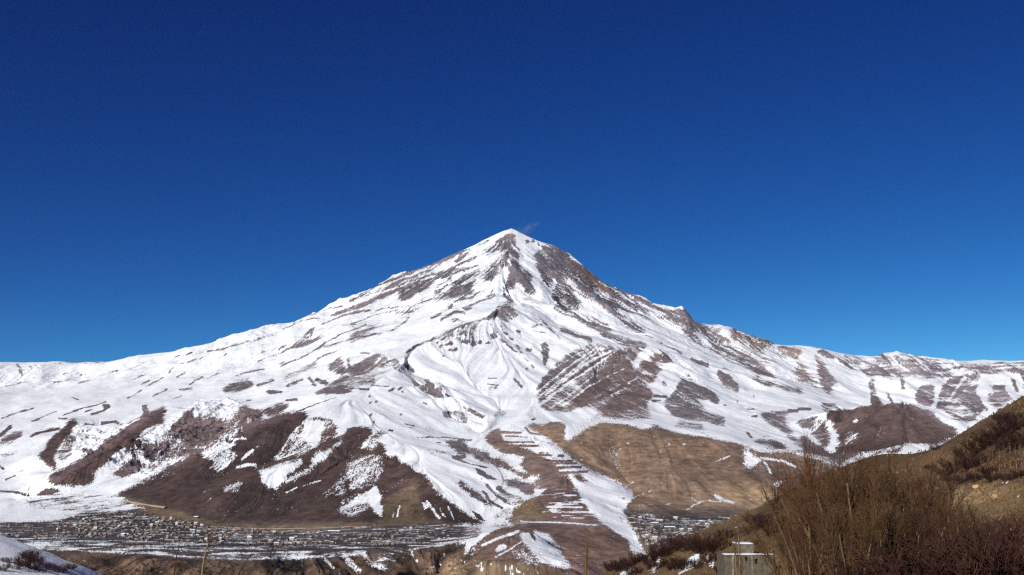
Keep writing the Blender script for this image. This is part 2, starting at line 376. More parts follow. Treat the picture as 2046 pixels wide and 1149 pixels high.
run('T4', [
 ('s',.35,8,[(0,150),(300,30),(480,0)]),('p',.18,1,[(0,260),(160,190),(350,105),(330,130),(200,210),(80,280),(0,305)]),('s',.4,8,[(0,330),(180,270),(440,200),(600,80)]),
 ('s',.3,10,[(830,75),(920,45)]),('s',.3,16,[(930,105),(1010,40),(1090,15)]),('s',.55,40,[(1050,100),(1130,110)]),('s',.4,10,[(450,30),(640,10)]),
 ('s',.45,8,[(560,430),(650,360),(760,320),(900,250),(1050,200),(1130,150),(1320,100),(1470,30)]),('p',.2,1,[(560,430),(640,355),(690,355),(620,410)]),
 ('p',.68,2,[(760,340),(900,250),(1060,190),(1340,110),(1420,110),(1340,200),(1300,340),(1100,340),(1020,270),(930,380),(850,310)]),
 ('d',.1,27,[(1150,160),(1140,240),(1190,325),(1260,340)]),('d',.03,36,[(1470,265)]),('d',.1,20,[(1410,340),(1140,325),(1020,335),(980,355),(1020,415),(930,370),(1320,330)]),('d',.15,14,[(1085,410),(960,465),(900,330),(1210,140)]),
 ('p',.45,1,[(1470,0),(1600,0),(1640,60),(1660,130),(1560,90),(1510,100)]),('s',.5,9,[(1410,130),(1620,380),(1900,590)]),('s',.45,12,[(1480,100),(1640,300),(1760,440)]),
 ('d',.1,22,[(1590,230),(1640,300),(1830,390)]),('d',.15,16,[(1740,430),(1720,210),(1550,320)]),('s',.35,14,[(1850,170),(1950,140)]),('s',.5,10,[(1850,210),(2000,220)]),
 ('p',.03,1,[(1950,340),(2000,330),(2040,390),(2010,480),(2010,550),(1980,570),(1965,480),(1940,400)]),('d',.15,18,[(1810,600),(1860,580)]),
 ('p',.08,0,[(1640,680),(1690,700),(1770,790),(1740,800),(1680,740)]),('s',.2,10,[(1410,690),(1500,690)]),('s',.25,12,[(1400,750),(1520,765)]),('s',.6,30,[(1430,800),(1490,790)]),
 ('p',.45,1,[(1460,1070),(1520,1000),(1610,1045),(1560,1090)]),
 ('p',.3,1,[(410,530),(470,480),(510,540),(530,610),(470,620),(430,590)]),('p',.05,1,[(540,555),(590,545),(640,590),(670,635),(630,640),(580,610)]),
 ('s',.55,50,[(480,590),(600,660),(700,770),(800,830),(900,860),(1000,950)]),('p',.2,1,[(740,700),(800,700),(850,760),(840,820),(780,780)]),('s',.1,18,[(980,855),(1035,890)]),
 ('p',.18,1,[(920,1040),(1000,1010),(1090,1020),(1160,1070),(1215,1149),(1130,1149),(1060,1090),(960,1095)]),('p',.18,1,[(1090,950),(1190,990),(1280,1030),(1370,1090),(1350,1105),(1230,1050),(1110,985)]),
 ('p',.5,2,[(0,580),(150,490),(280,440),(440,500),(430,600),(330,650),(200,690),(0,720)]),('p',.25,2,[(0,600),(160,530),(250,560),(200,640),(0,690)]),('s',.3,14,[(110,435),(180,440)]),
 ('s',.05,18,[(110,800),(190,795)]),('s',.3,10,[(220,765),(400,770)]),('s',.35,10,[(0,800),(110,790)]),('d',.05,20,[(430,815),(510,800)]),('d',.1,14,[(400,825),(540,830)]),
 ('p',.72,2,[(100,930),(280,930),(330,1010),(420,1080),(240,1149),(180,1050)]),('d',.15,16,[(270,935),(200,945),(190,880),(210,1070),(520,1065)]),('s',.2,14,[(745,945),(775,960)]),
])
run('T5', [
 ('p',.02,1,[(400,465),(470,470),(520,500),(620,580),(780,680),(830,760),(900,830),(1000,920),(1090,990),(1200,1060),(1300,1110),(1400,1160),(-50,1160),(-50,450),(100,400),(180,460),(310,490)]),
 ('p',.02,1,[(-40,190),(0,180),(150,170),(215,185),(205,260),(140,320),(100,380),(60,430),(-40,480)]),
 ('p',.46,3,[(-60,520),(150,440),(350,480),(340,600),(300,720),(150,800),(0,830)]),('s',.6,20,[(0,720),(100,600),(250,470)]),
 ('p',.78,2,[(160,860),(240,760),(290,790),(310,900),(335,1000),(320,1100),(250,1040),(200,960)]),('p',.40,3,[(-100,900),(180,820),(200,1000),(60,1090),(-120,1060)]),
 ('p',.45,2,[(180,300),(280,200),(400,210),(300,290),(250,400),(190,420)]),
 ('s',.85,22,[(780,930),(900,1100)]),('s',.95,8,[(750,1010),(820,965)]),('s',.85,10,[(900,1000),(960,1090)]),('s',.85,10,[(985,975),(1050,1110)]),('s',.9,12,[(500,975),(475,1090)]),('s',.7,8,[(440,1050),(430,1100)]),('s',.8,8,[(740,1080),(780,1149)]),
 ('p',.6,1,[(720,930),(800,930),(840,1000),(740,1000)]),
 ('s',.2,18,[(560,140),(650,155)]),('s',.2,14,[(400,195),(440,200)]),('s',.5,8,[(600,170),(820,185)]),('s',.3,8,[(680,280),(990,275),(1110,295)]),('d',.2,14,[(210,50),(240,120),(520,40)]),
 ('p',.2,1,[(1000,20),(1140,10),(1200,110),(1270,190),(1220,190),(1150,110),(1060,60)]),('p',.2,1,[(1200,0),(1280,0),(1370,70),(1340,80),(1260,40)]),
 ('p',0,1,[(950,330),(990,300),(1150,315),(1230,380),(1390,430),(1430,490),(1560,500),(1640,560),(1700,620),(1840,670),(1840,710),(1770,690),(1620,610),(1450,540),(1290,500),(1240,430),(1100,450),(1060,400),(1010,360)]),
 ('s',.02,20,[(1110,300),(1230,305)]),('s',.1,12,[(880,325),(920,325)]),('p',.1,0,[(1040,465),(1160,450),(1180,480),(1130,500),(1230,540),(1440,580),(1360,585),(1180,540),(1050,490)]),
 ('p',.05,0,[(1270,580),(1330,600),(1430,660),(1500,710),(1400,700),(1310,650)]),('p',.02,1,[(1080,710),(1130,720),(1210,800),(1330,870),(1420,940),(1470,1000),(1370,970),(1240,880),(1140,800)]),
 ('p',.05,0,[(1220,1010),(1290,1040),(1360,1090),(1390,1130),(1310,1110)]),('p',.02,1,[(1540,680),(1640,700),(1860,750),(1885,800),(1880,870),(1780,860),(1690,790),(1610,760)]),
 ('s',.1,28,[(1400,760),(1490,870),(1640,960)]),('s',.2,45,[(1520,790),(1600,860),(1740,920)]),('s',.15,25,[(1350,830),(1450,950),(1540,1000)]),('s',.4,10,[(1330,690),(1500,870)]),
 ('p',.68,2,[(740,380),(920,400),(990,440),(850,460)]),('p',.6,3,[(1400,1149),(1550,1000),(1700,960),(1690,1149)]),('p',.72,3,[(600,500),(800,560),(760,660),(620,560)]),
 ('p',.5,2,[(1560,860),(1700,870),(1780,930),(1690,990),(1600,950)]),
])
run('T6', [
 ('p',.38,1,[(110,720),(170,600),(250,510),(370,390),(500,300),(640,240),(760,240),(830,270),(1050,270),(1240,260),(1180,340),(1100,450),(1220,380),(1300,350),(1400,340),(1470,360),(1470,420),(1350,510),(1330,600),(1230,660),(1300,720),(1280,800),(1240,880),(1300,950),(1280,1010),(1100,1010),(900,1010),(770,980),(700,900),(560,900),(380,950),(200,920),(100,880),(130,800)]),
 ('p',.1,1,[(250,510),(440,400),(560,330),(520,420),(390,560),(260,680),(120,720),(170,620)]),
 ('p',.2,1,[(1060,540),(1250,470),(1460,360),(1470,420),(1340,540),(1300,640),(1130,640),(1020,690)]),('p',.1,1,[(600,700),(700,580),(860,560),(850,660),(680,780),(620,850),(480,900),(400,940),(520,780)]),
 ('s',.8,13,[(120,800),(420,560),(750,300),(900,270)]),('s',.85,15,[(130,880),(500,600),(830,380),(950,290)]),('s',.7,10,[(240,900),(420,790),(680,580)]),('s',.75,18,[(860,750),(1040,650),(1130,590)]),
 ('s',.7,8,[(300,480),(500,370),(700,260)]),('p',.78,2,[(1100,450),(1200,300),(1330,280),(1420,320),(1300,350),(1180,420),(1100,520)]),
 ('p',0,1,[(880,580),(950,470),(1060,440),(1085,490),(1060,560),(960,585)]),('p',.12,1,[(830,860),(960,760),(1080,700),(1200,670),(1290,740),(1280,820),(1200,880),(1040,900),(880,920),(780,980),(800,900)]),
 ('p',.6,2,[(860,700),(1000,660),(960,740),(860,780)]),
 ('p',.35,2,[(1600,560),(1660,540),(1720,610),(1900,700),(1990,800),(1970,860),(1860,820),(1760,800),(1860,920),(2043,980),(2043,1100),(1850,1040),(1650,1020),(1500,980),(1440,900),(1400,830),(1480,760),(1560,640)]),
 ('p',.07,1,[(1550,890),(1660,870),(1790,930),(1800,980),(1600,1000),(1470,950)]),('p',.12,1,[(1700,610),(1850,720),(1980,820),(1960,855),(1800,740)]),('p',.5,3,[(1510,1080),(1560,1020),(1800,1040),(1850,1149),(1600,1110)]),
 ('s',.05,28,[(1320,770),(1420,780)]),('s',.05,18,[(1300,820),(1370,820)]),('d',.4,28,[(1420,650)]),
 ('s',.5,35,[(370,90),(520,160),(640,190)]),('p',.12,1,[(560,160),(650,165),(670,200),(600,215)]),('s',.3,40,[(620,0),(840,60)]),('s',.4,60,[(800,130),(1000,200),(1200,260)]),('p',.15,1,[(900,150),(1000,180),(1150,240),(1080,265),(960,230)]),
 ('s',.4,12,[(1030,60),(1180,70),(1230,150),(1450,270),(1600,340)]),('s',.3,25,[(1700,395),(1850,455)]),('p',.36,1,[(1560,0),(1760,0),(1900,80),(2043,180),(2043,360),(1900,330),(1780,280),(1680,180),(1600,60)]),
 ('p',.08,1,[(150,1149),(170,1100),(300,1020),(350,1060),(410,1060),(380,1110),(390,1149)]),('s',.2,12,[(60,1015),(100,1005)]),('s',.3,55,[(1990,540),(2043,640)]),
 ('p',.6,2,[(520,1080),(700,960),(780,920),(780,1000),(640,1100)]),
])
run('C', [
 ('s',.2,9,[(0,520),(150,430),(380,330),(560,270),(700,210)]),('s',.12,11,[(0,560),(230,470),(420,400),(640,350),(760,300)]),('s',.3,7,[(100,480),(300,400),(470,330)]),('s',.3,6,[(170,460),(330,380)]),
 ('p',.08,1,[(280,490),(340,440),(450,395),(520,385),(470,430),(400,470),(330,500)]),('p',.22,1,[(600,440),(650,370),(720,350),(790,310),(760,360),(700,390),(640,440)]),
 ('p',.25,1,[(500,500),(600,460),(680,440),(760,380),(770,400),(700,460),(830,460),(700,480),(560,510)]),('p',.22,1,[(800,400),(830,330),(900,260),(960,200),(975,150),(960,230),(920,300),(890,360),(840,400)]),
 ('p',.08,1,[(930,440),(960,370),(975,230),(990,200),(1010,280),(1030,380),(990,410),(970,450)]),('p',.18,1,[(1035,420),(1045,340),(1080,350),(1095,440),(1110,480),(1060,470)]),
 ('p',.15,1,[(1150,250),(1200,190),(1280,230),(1390,320),(1450,380),(1490,440),(1440,460),(1380,420),(1320,350),(1260,310),(1290,400),(1330,480),(1400,540),(1330,540),(1260,560),(1220,490),(1240,430),(1180,420),(1150,350)]),
 ('p',.97,1,[(1230,365),(1243,390),(1222,440),(1190,462),(1200,420)]),('p',.2,1,[(1480,460),(1560,460),(1640,500),(1720,560),(1640,560),(1540,550),(1490,510)]),
 ('p',.3,1,[(1250,560),(1340,580),(1440,620),(1540,680),(1640,740),(1760,790),(1640,790),(1540,730),(1420,660),(1300,600)]),('s',.3,13,[(1430,350),(1560,420),(1700,500),(1850,560),(2000,590)]),
 ('p',.35,1,[(1650,480),(1750,520),(1830,580),(1960,620),(2046,600),(2046,700),(1900,640),(1760,600)]),('s',.42,7,[(330,830),(430,770),(560,720),(700,650),(830,620),(900,540)]),
 ('d',.05,14,[(680,700),(740,770),(690,765),(830,770),(600,770),(930,710),(1070,810),(630,810),(560,740),(1010,700),(1010,790)]),('d',.03,22,[(860,720)]),
 ('p',.35,1,[(870,590),(920,530),(960,520),(990,600),(960,640),(900,630)]),('s',.4,10,[(830,640),(900,740),(1000,820)]),('s',.45,8,[(1120,600),(1200,680),(1260,740)]),('s',.35,22,[(1270,690),(1440,750)]),
 ('p',.62,4,[(990,490),(1100,500),(1260,580),(1340,640),(1200,600),(1060,540)]),('p',.03,1,[(1140,780),(1180,760),(1200,810),(1180,880),(1165,900)]),
 ('s',.02,13,[(1150,1040),(1280,930),(1400,850)]),('s',.05,12,[(1250,1040),(1420,920),(1560,830)]),('s',.05,12,[(1350,1100),(1540,970),(1700,860)]),('s',.05,18,[(1500,1100),(1650,1020)]),('s',.05,18,[(1700,960),(1860,860)]),
 ('s',.82,9,[(1130,1060),(1300,920),(1480,800)]),('s',.82,10,[(1180,1080),(1400,900),(1600,800)]),('s',.7,8,[(1280,1143),(1450,1020),(1640,920)]),('s',.8,13,[(1130,1143),(1250,1060)]),
])
run('T7', [
 ('p',.4,1,[(0,20),(80,0),(200,80),(320,150),(430,150),(480,260),(560,330),(640,390),(760,440),(900,570),(1020,690),(900,660),(800,630),(700,570),(560,520),(450,470),(340,410),(250,350),(120,260),(20,170)]),
 ('p',.2,1,[(40,50),(110,40),(170,130),(90,150)]),('p',.1,1,[(180,90),(280,130),(340,180),(300,200),(210,150)]),('p',.25,1,[(330,200),(440,260),(500,330),(620,400),(720,450),(700,560),(620,480),(500,430),(400,380),(350,300)]),('p',.12,1,[(820,570),(900,590),(1020,690),(850,640)]),
 ('p',.85,1,[(130,180),(250,230),(320,290),(350,400),(300,370),(200,250)]),('p',.85,1,[(450,180),(540,190),(600,330),(680,370),(620,380),(500,270)]),
 ('p',.4,1,[(560,170),(640,170),(700,220),(760,250),(860,290),(1000,340),(880,380),(960,540),(900,500),(780,440),(740,370),(640,330),(590,300)]),('p',.2,1,[(560,180),(640,180),(700,230),(680,280),(600,300)]),('p',.15,1,[(760,250),(960,310),(1020,345),(940,340),(800,280)]),
 ('p',.25,1,[(980,370),(1120,370),(1270,390),(1290,460),(1240,490),(1300,530),(1370,640),(1430,720),(1500,800),(1420,780),(1260,710),(1200,620),(1240,540),(1190,480),(1080,490),(1040,440)]),
 ('p',.05,1,[(1440,410),(1500,395),(1570,430),(1620,510),(1540,480)]),('p',.38,1,[(1400,450),(1460,470),(1540,560),(1560,640),(1660,740),(1670,790),(1600,740),(1600,860),(1560,850),(1500,790),(1470,680),(1440,560)]),('p',.12,1,[(1450,560),(1530,570),(1540,680),(1590,840),(1510,800),(1480,700)]),
 ('p',.5,1,[(1600,420),(1720,450),(1750,560),(1680,550),(1620,480)]),('p',.45,1,[(1770,480),(1950,470),(1930,560),(1870,620),(1780,590)]),('p',.12,1,[(1900,600),(2000,500),(2043,490),(2043,690),(1960,650)]),('s',.12,50,[(2000,740),(2020,950)]),
 ('s',.4,10,[(490,590),(650,630)]),('p',.22,1,[(760,660),(840,650),(900,720),(1000,730),(1200,790),(1280,800),(1300,870),(1200,850),(1050,790),(900,760),(850,730)]),
 ('p',.3,2,[(440,660),(540,650),(620,740),(660,830),(600,840),(500,780)]),('p',.68,3,[(680,760),(740,780),(730,880),(680,860)]),('p',.72,3,[(330,420),(520,500),(700,590),(560,590),(400,500)]),('s',.3,25,[(170,495),(310,560)]),
 ('p',.22,1,[(860,1060),(1000,1030),(1140,1020),(1150,1060),(1080,1100),(1200,1149),(950,1149),(900,1100)]),('s',0,32,[(1155,1025),(1240,1025)]),('s',0,28,[(1260,1010),(1365,1010)]),('p',.2,1,[(1250,1120),(1440,1075),(1450,1095),(1560,1149),(1270,1149)]),
 ('s',.2,12,[(730,1010),(810,1005)]),('s',.2,25,[(770,1090),(820,1080)]),('d',.1,14,[(635,930),(510,970),(800,880)]),('p',.3,1,[(1500,950),(1620,960),(1680,1020),(1660,1080),(1600,1149),(1560,1050)]),
])
run('U2', [
 ('p',.45,2,[(380,260),(800,225),(1000,270),(1270,330),(2043,320),(2200,330),(2200,430),(1700,440),(1400,440),(1250,480),(1000,480),(820,470),(660,470),(540,440),(400,400)]),
 ('p',.1,1,[(390,410),(470,340),(560,350),(630,420),(700,500),(620,480),(530,460),(450,460)]),('p',.12,1,[(660,430),(740,390),(820,470),(740,470)]),('p',.2,1,[(1020,470),(1080,370),(1150,380),(1300,400),(1320,470),(1200,500),(1100,470)]),
 ('p',.22,2,[(920,640),(1000,560),(1130,560),(1140,700),(1130,790),(960,750)]),('p',.25,2,[(1130,790),(1200,600),(1280,490),(1400,440),(1590,440),(1580,560),(1620,680),(1700,780),(1580,900),(1450,960),(1350,920),(1220,830)]),
 ('s',.95,32,[(1120,780),(1170,620),(1160,500)]),('s',.75,24,[(1290,700),(1400,540),(1440,480)]),('s',.6,10,[(1320,750),(1500,570),(1610,410)]),('s',.6,14,[(1430,620),(1560,520),(1600,440)]),('s',.95,50,[(1580,600),(1640,720),(1740,810)]),('s',.85,26,[(1590,880),(1640,820)]),('s',.9,45,[(860,650),(900,480)]),('s',.6,14,[(1330,900),(1480,860),(1580,840)]),
 ('p',.22,1,[(1680,640),(1740,560),(1850,560),(1950,680),(1760,800),(1680,720)]),('s',.95,45,[(1860,480),(1880,600),(1960,690)]),('p',.15,1,[(1900,470),(1960,520),(1990,640),(1950,640)]),('p',.4,2,[(1980,380),(2200,380),(2200,640),(2043,600)]),('s',.8,24,[(1700,560),(1720,650)]),
 ('p',.1,1,[(470,520),(530,530),(540,640),(600,750),(530,770),(500,680)]),('p',.35,1,[(610,620),(660,620),(720,740),(690,745)]),('p',.2,1,[(780,480),(820,500),(830,610),(790,590)]),('p',.4,2,[(200,240),(420,260),(400,400),(300,400),(210,350)]),
 ('p',.92,1,[(1280,890),(1480,960),(1390,1040),(1230,930)]),
 ('p',.02,1,[(0,760),(130,790),(330,820),(500,790),(740,757),(920,760),(1000,800),(1110,830),(1200,920),(1300,990),(1390,1045),(1230,1160),(0,1160)]),
])
run('T8', [
 ('p',.35,1,[(600,250),(740,220),(900,210),(900,260),(840,270),(860,330),(960,440),(1050,560),(1030,610),(900,500),(780,400),(660,310)]),('p',.28,1,[(1000,300),(1180,255),(1190,275),(1060,310),(1250,280),(1300,310),(1260,340),(1330,460),(1310,540),(1270,590),(1170,480),(1080,400),(960,350)]),
 ('p',.35,1,[(510,520),(640,470),(780,510),(860,560),(930,605),(840,600),(700,600),(640,560)]),('p',.12,1,[(690,490),(800,520),(880,600),(760,600)]),('p',.08,0,[(430,400),(480,420),(540,480),(520,490)]),
 ('p',.02,1,[(1010,450),(1080,480),(1200,560),(1330,640),(1420,700),(1300,690),(1150,660),(1050,630)]),
 ('p',.04,1,[(1220,130),(1390,150),(1430,200),(1400,240),(1600,190),(1850,150),(2043,140),(2043,640),(1800,640),(1600,660),(1380,620),(1350,590),(1420,550),(1400,450),(1330,290)]),
 ('p',.9,1,[(1240,180),(1330,300),(1400,450),(1420,540),(1360,590),(1290,590),(1330,460),(1260,340),(1200,220)]),
 ('p',.52,1,[(1550,240),(1600,240),(1590,330),(1540,320)]),('p',.55,1,[(1450,540),(1520,420),(1620,410),(1560,500),(1480,560)]),('p',.4,2,[(1240,170),(1400,160),(1330,300)]),
 ('p',.92,1,[(450,590),(500,600),(520,660),(600,690),(720,690),(640,720),(520,780),(450,770)]),('s',.88,20,[(620,690),(850,720),(980,780)]),('s',.75,18,[(650,740),(720,840)]),('s',.8,16,[(230,700),(300,670)]),('p',.75,1,[(730,960),(800,910),(850,930),(800,990)]),('s',.7,6,[(130,730),(230,690)]),
 ('s',.58,50,[(1000,640),(1220,690),(1400,800),(1550,840)]),('s',.58,40,[(1420,680),(1700,640),(1900,610),(2040,570)]),('p',.7,1,[(1730,680),(1850,640),(1900,690),(1740,740)]),('s',.7,28,[(150,1075),(330,1149)]),('s',.7,20,[(0,1140),(100,1120)]),
 ('p',.05,1,[(1380,620),(1600,660),(1420,760),(1300,690)]),
])
run('U3', [
 ('s',.75,10,[(1640,910),(1720,870),(1780,850)]),('s',.7,14,[(1700,790),(1790,850)]),('s',.6,8,[(1150,865),(1280,855)]),('s',.6,8,[(1430,850),(1470,855)]),('s',.7,20,[(1880,820),(2000,830)]),
 ('s',.6,8,[(990,690),(1100,625)]),('s',.6,8,[(1090,800),(1280,720)]),('s',.6,7,[(530,430),(600,390)]),('d',.6,14,[(960,280),(1050,230),(560,230),(1610,240),(1460,240)]),
])
run('U4', [
 ('p',.95,1,[(235,80),(440,20),(600,140),(1290,600),(1080,660),(940,560),(740,440),(640,370),(280,250),(240,150)]),
 ('p',0,1,[(65,180),(130,120),(235,80),(240,150),(280,250),(440,310),(640,370),(650,395),(740,440),(850,510),(940,560),(950,600),(900,640),(1080,660),(1150,800),(1190,850),(900,830),(760,825),(630,760),(690,700),(740,660),(620,670),(480,540),(530,460),(260,400),(200,340),(90,290),(60,220)]),
 ('s',.9,8,[(260,400),(400,420),(530,455)]),('s',.5,6,[(610,490),(660,505)]),
 ('s',0,22,[(230,140),(570,150)]),('s',.05,14,[(300,185),(630,205)]),('s',.02,14,[(310,260),(700,260)]),('s',.02,20,[(470,300),(740,310)]),('s',.05,12,[(700,385),(880,385)]),('s',0,20,[(640,410),(1000,430)]),
 ('s',0,22,[(740,485),(1100,490)]),('s',.1,16,[(830,520),(1160,515)]),('s',0,20,[(940,565),(1210,560)]),('s',0,24,[(900,635),(1290,612)]),
 ('s',.95,60,[(420,40),(560,150),(780,320),(900,400)]),('s',.05,18,[(540,90),(600,150),(700,165)]),
 ('p',.95,1,[(1060,650),(1200,630),(1330,640),(1560,720),(1720,800),(1840,870),(1800,960),(1640,1000),(1640,1149),(1450,1149),(1200,880),(1130,760)]),('p',.02,1,[(1090,650),(1200,630),(1250,700),(1300,790),(1220,740)]),
 ('p',.3,2,[(1480,1000),(1640,1000),(1640,1149),(1600,1149)]),('p',.5,2,[(1640,900),(1760,930),(1740,980),(1640,970)]),
 ('p',.08,1,[(630,760),(900,830),(1190,850),(1180,920),(1250,1020),(1500,1260),(520,1260),(560,960),(680,910)]),
 ('p',.9,1,[(650,830),(790,830),(690,910),(650,900)]),
 ('s',.8,12,[(700,892),(1150,900)]),('s',.55,28,[(980,960),(1190,970)]),('s',.9,24,[(720,1040),(1220,1045)]),('s',.75,26,[(860,1105),(1420,1105)]),('s',.7,10,[(620,950),(720,1000)]),('s',.3,12,[(830,1070),(1300,1075)]),('s',.7,7,[(840,872),(1010,874)]),('s',.7,7,[(880,925),(1120,930)]),('s',.6,6,[(760,985),(960,990)]),('s',.75,7,[(900,1010),(1180,1008)]),('s',.7,7,[(760,1075),(1010,1078)]),('s',.75,8,[(980,1140),(1440,1142)]),('s',.6,6,[(800,1165),(1250,1170)]),('s',.05,10,[(700,1125),(1300,1124)]),('s',.6,6,[(300,415),(520,440)]),('s',.65,6,[(1000,540),(1180,536)]),('s',.65,6,[(960,590),(1240,588)]),
 ('p',.02,1,[(390,1100),(480,1000),(560,960),(660,960),(800,1040),(870,1149),(870,1250),(340,1250)]),
])
run('V4', [
 ('p',.03,2,[(-60,900),(200,850),(300,760),(500,600),(700,500),(900,470),(1400,450),(2100,480),(2500,700),(2600,960),(2600,1400),(-60,1400)]),
 ('p',.87,1,[(940,560),(1100,540),(1340,590),(1440,740),(1500,870),(1660,1030),(1400,1050),(1200,960),(1100,850),(1000,720),(960,620)]),('s',.25,35,[(960,560),(1080,560),(1150,660)]),
 ('p',.85,1,[(640,740),(740,730),(760,780),(640,850),(600,820)]),('s',.8,28,[(430,750),(700,640),(920,560)]),('s',.8,22,[(620,890),(780,820),(960,700)]),('p',.48,1,[(790,840),(960,760),(1100,900),(1300,1030),(1100,1010),(950,980),(850,900)]),
 ('p',.7,1,[(310,990),(420,1000),(560,1149),(440,1149)]),('s',.6,45,[(720,1030),(830,1149)]),('s',.6,40,[(850,1060),(980,1149)]),('s',.7,9,[(400,980),(900,1040)]),('s',.8,12,[(80,1120),(190,970)]),
 ('p',.5,2,[(0,700),(150,650),(230,700),(200,830),(60,900),(0,850)]),('p',.5,2,[(150,480),(400,490),(450,560),(380,620),(150,580)]),('s',.5,8,[(1300,700),(1800,890)]),('s',.7,12,[(1540,1060),(1780,1010)]),
 ('s',.75,16,[(950,430),(1180,430),(1500,440),(2000,470)]),('p',.65,2,[(500,460),(700,430),(900,490),(600,510)]),
])
run('P', [
 ('p',.94,1,[(1186,1005),(1200,1000),(1230,1010),(1262,1050),(1285,1095),(1300,1108),(1268,1112),(1255,1080),(1230,1050)]),
 ('p',.02,1,[(235,990),(300,1000),(420,1025),(560,1042),(860,1035),(900,1043),(600,1062),(430,1056),(330,1030),(245,1003)]),
 ('p',.36,1,[(0,1043),(60,1043),(130,1040),(160,1027),(230,1022),(320,1032),(420,1052),(600,1062),(860,1047),(940,1050),(960,1075),(900,1085),(820,1098),(700,1108),(560,1115),(430,1115),(330,1108),(200,1100),(60,1098),(0,1085)]),
 ('w',1,3,[(0,1043),(60,1043),(130,1040),(160,1027),(230,1022),(320,1032),(420,1052),(600,1062),(860,1047),(940,1050),(960,1075),(900,1085),(820,1098),(700,1108),(560,1115),(430,1115),(330,1108),(200,1100),(60,1098),(0,1085)]),
 ('p',.13,4,[(110,1043),(165,1027),(230,1023),(320,1033),(420,1053),(600,1063),(860,1049),(930,1052),(930,1072),(700,1082),(560,1080),(400,1078),(200,1078),(60,1066),(0,1066),(0,1050)]),
 ('p',.58,3,[(50,1002),(110,987),(180,978),(240,990),(300,1020),(200,1023),(140,1030),(60,1020)]),('w',.8,4,[(20,1002),(110,985),(180,978),(240,990),(300,1020),(200,1025),(140,1030),(30,1022)]),
 ('p',.95,1,[(0,1022),(60,1020),(125,1022),(105,1035),(70,1045),(0,1043)]),('s',.05,4,[(0,1046),(75,1047)]),
 ('p',.28,3,[(1240,1015),(1290,1025),(1400,1035),(1480,1020),(1510,1045),(1400,1080),(1340,1105),(1290,1100),(1262,1050)]),('w',1,3,[(1240,1015),(1290,1025),(1400,1035),(1480,1020),(1510,1045),(1400,1080),(1340,1105),(1290,1100),(1262,1050)]),
 ('w',.8,3,[(1085,975),(1160,985),(1185,1020),(1205,1045),(1060,1045),(1090,1010)]),
 ('p',.03,2,[(0,1098),(60,1100),(200,1103),(330,1110),(450,1118),(600,1118),(700,1110),(820,1101),(900,1088),(930,1090),(930,1210),(0,1210)]),
])
run('V3', [
 ('p',.8,1,[(720,790),(850,800),(900,850),(960,900),(1100,960),(1230,1080),(1100,1090),(1000,1040),(860,920),(740,830)]),('s',.6,70,[(560,850),(680,980),(790,1080)]),('s',.65,36,[(350,940),(440,1050)]),('s',.6,36,[(1500,750),(1520,880),(1600,980)]),
 ('p',.3,2,[(880,800),(1480,740),(1480,900),(1200,1000),(950,970)]),('w',1,2,[(880,800),(1480,740),(1480,900),(1200,1000),(950,970)]),('p',.4,2,[(1760,950),(1880,1000),(1850,1060),(1740,1080)]),
])
# ------------------------------------------------------------------ relief: ridges, gullies, benches (px, py, forward distance in km)
CREST = [(-420,738,12.2),(-150,730,12.6),(0,725,12.9),(60,723,12.9),(150,724,12.7),(210,722,12.3),(280,711,12.2),(350,703,12.3),(430,690,12.5),(470,676,12.6),(520,665,12.8),
 (600,640,13.1),(690,605,13.5),(760,574,13.8),(830,543,14.1),(900,509,14.3),(960,482,14.45),(985,470,14.48),(1004,462,14.5),(1014,459,14.5),(1022,456.5,14.5),(1032,461,14.5),(1048,470,14.5),(1070,481,14.45),(1100,493,14.4),
 (1140,514,14.3),(1165,538,14.2),(1200,564,14.1),(1250,589,14.0),(1300,609,13.9),(1355,620,13.8),(1385,639,13.7),(1415,648,13.7),(1465,653,13.7),(1500,665,13.8),(1550,688,14.1),
 (1600,694,14.4),(1640,697,14.6),(1700,706,14.6),(1760,708,14.4),(1800,705,14.3),(1850,715,14.2),(1895,724,14.2),(1960,720,14.0),(2046,723,13.8),(2250,728,13.6),(2500,740,13.4)]
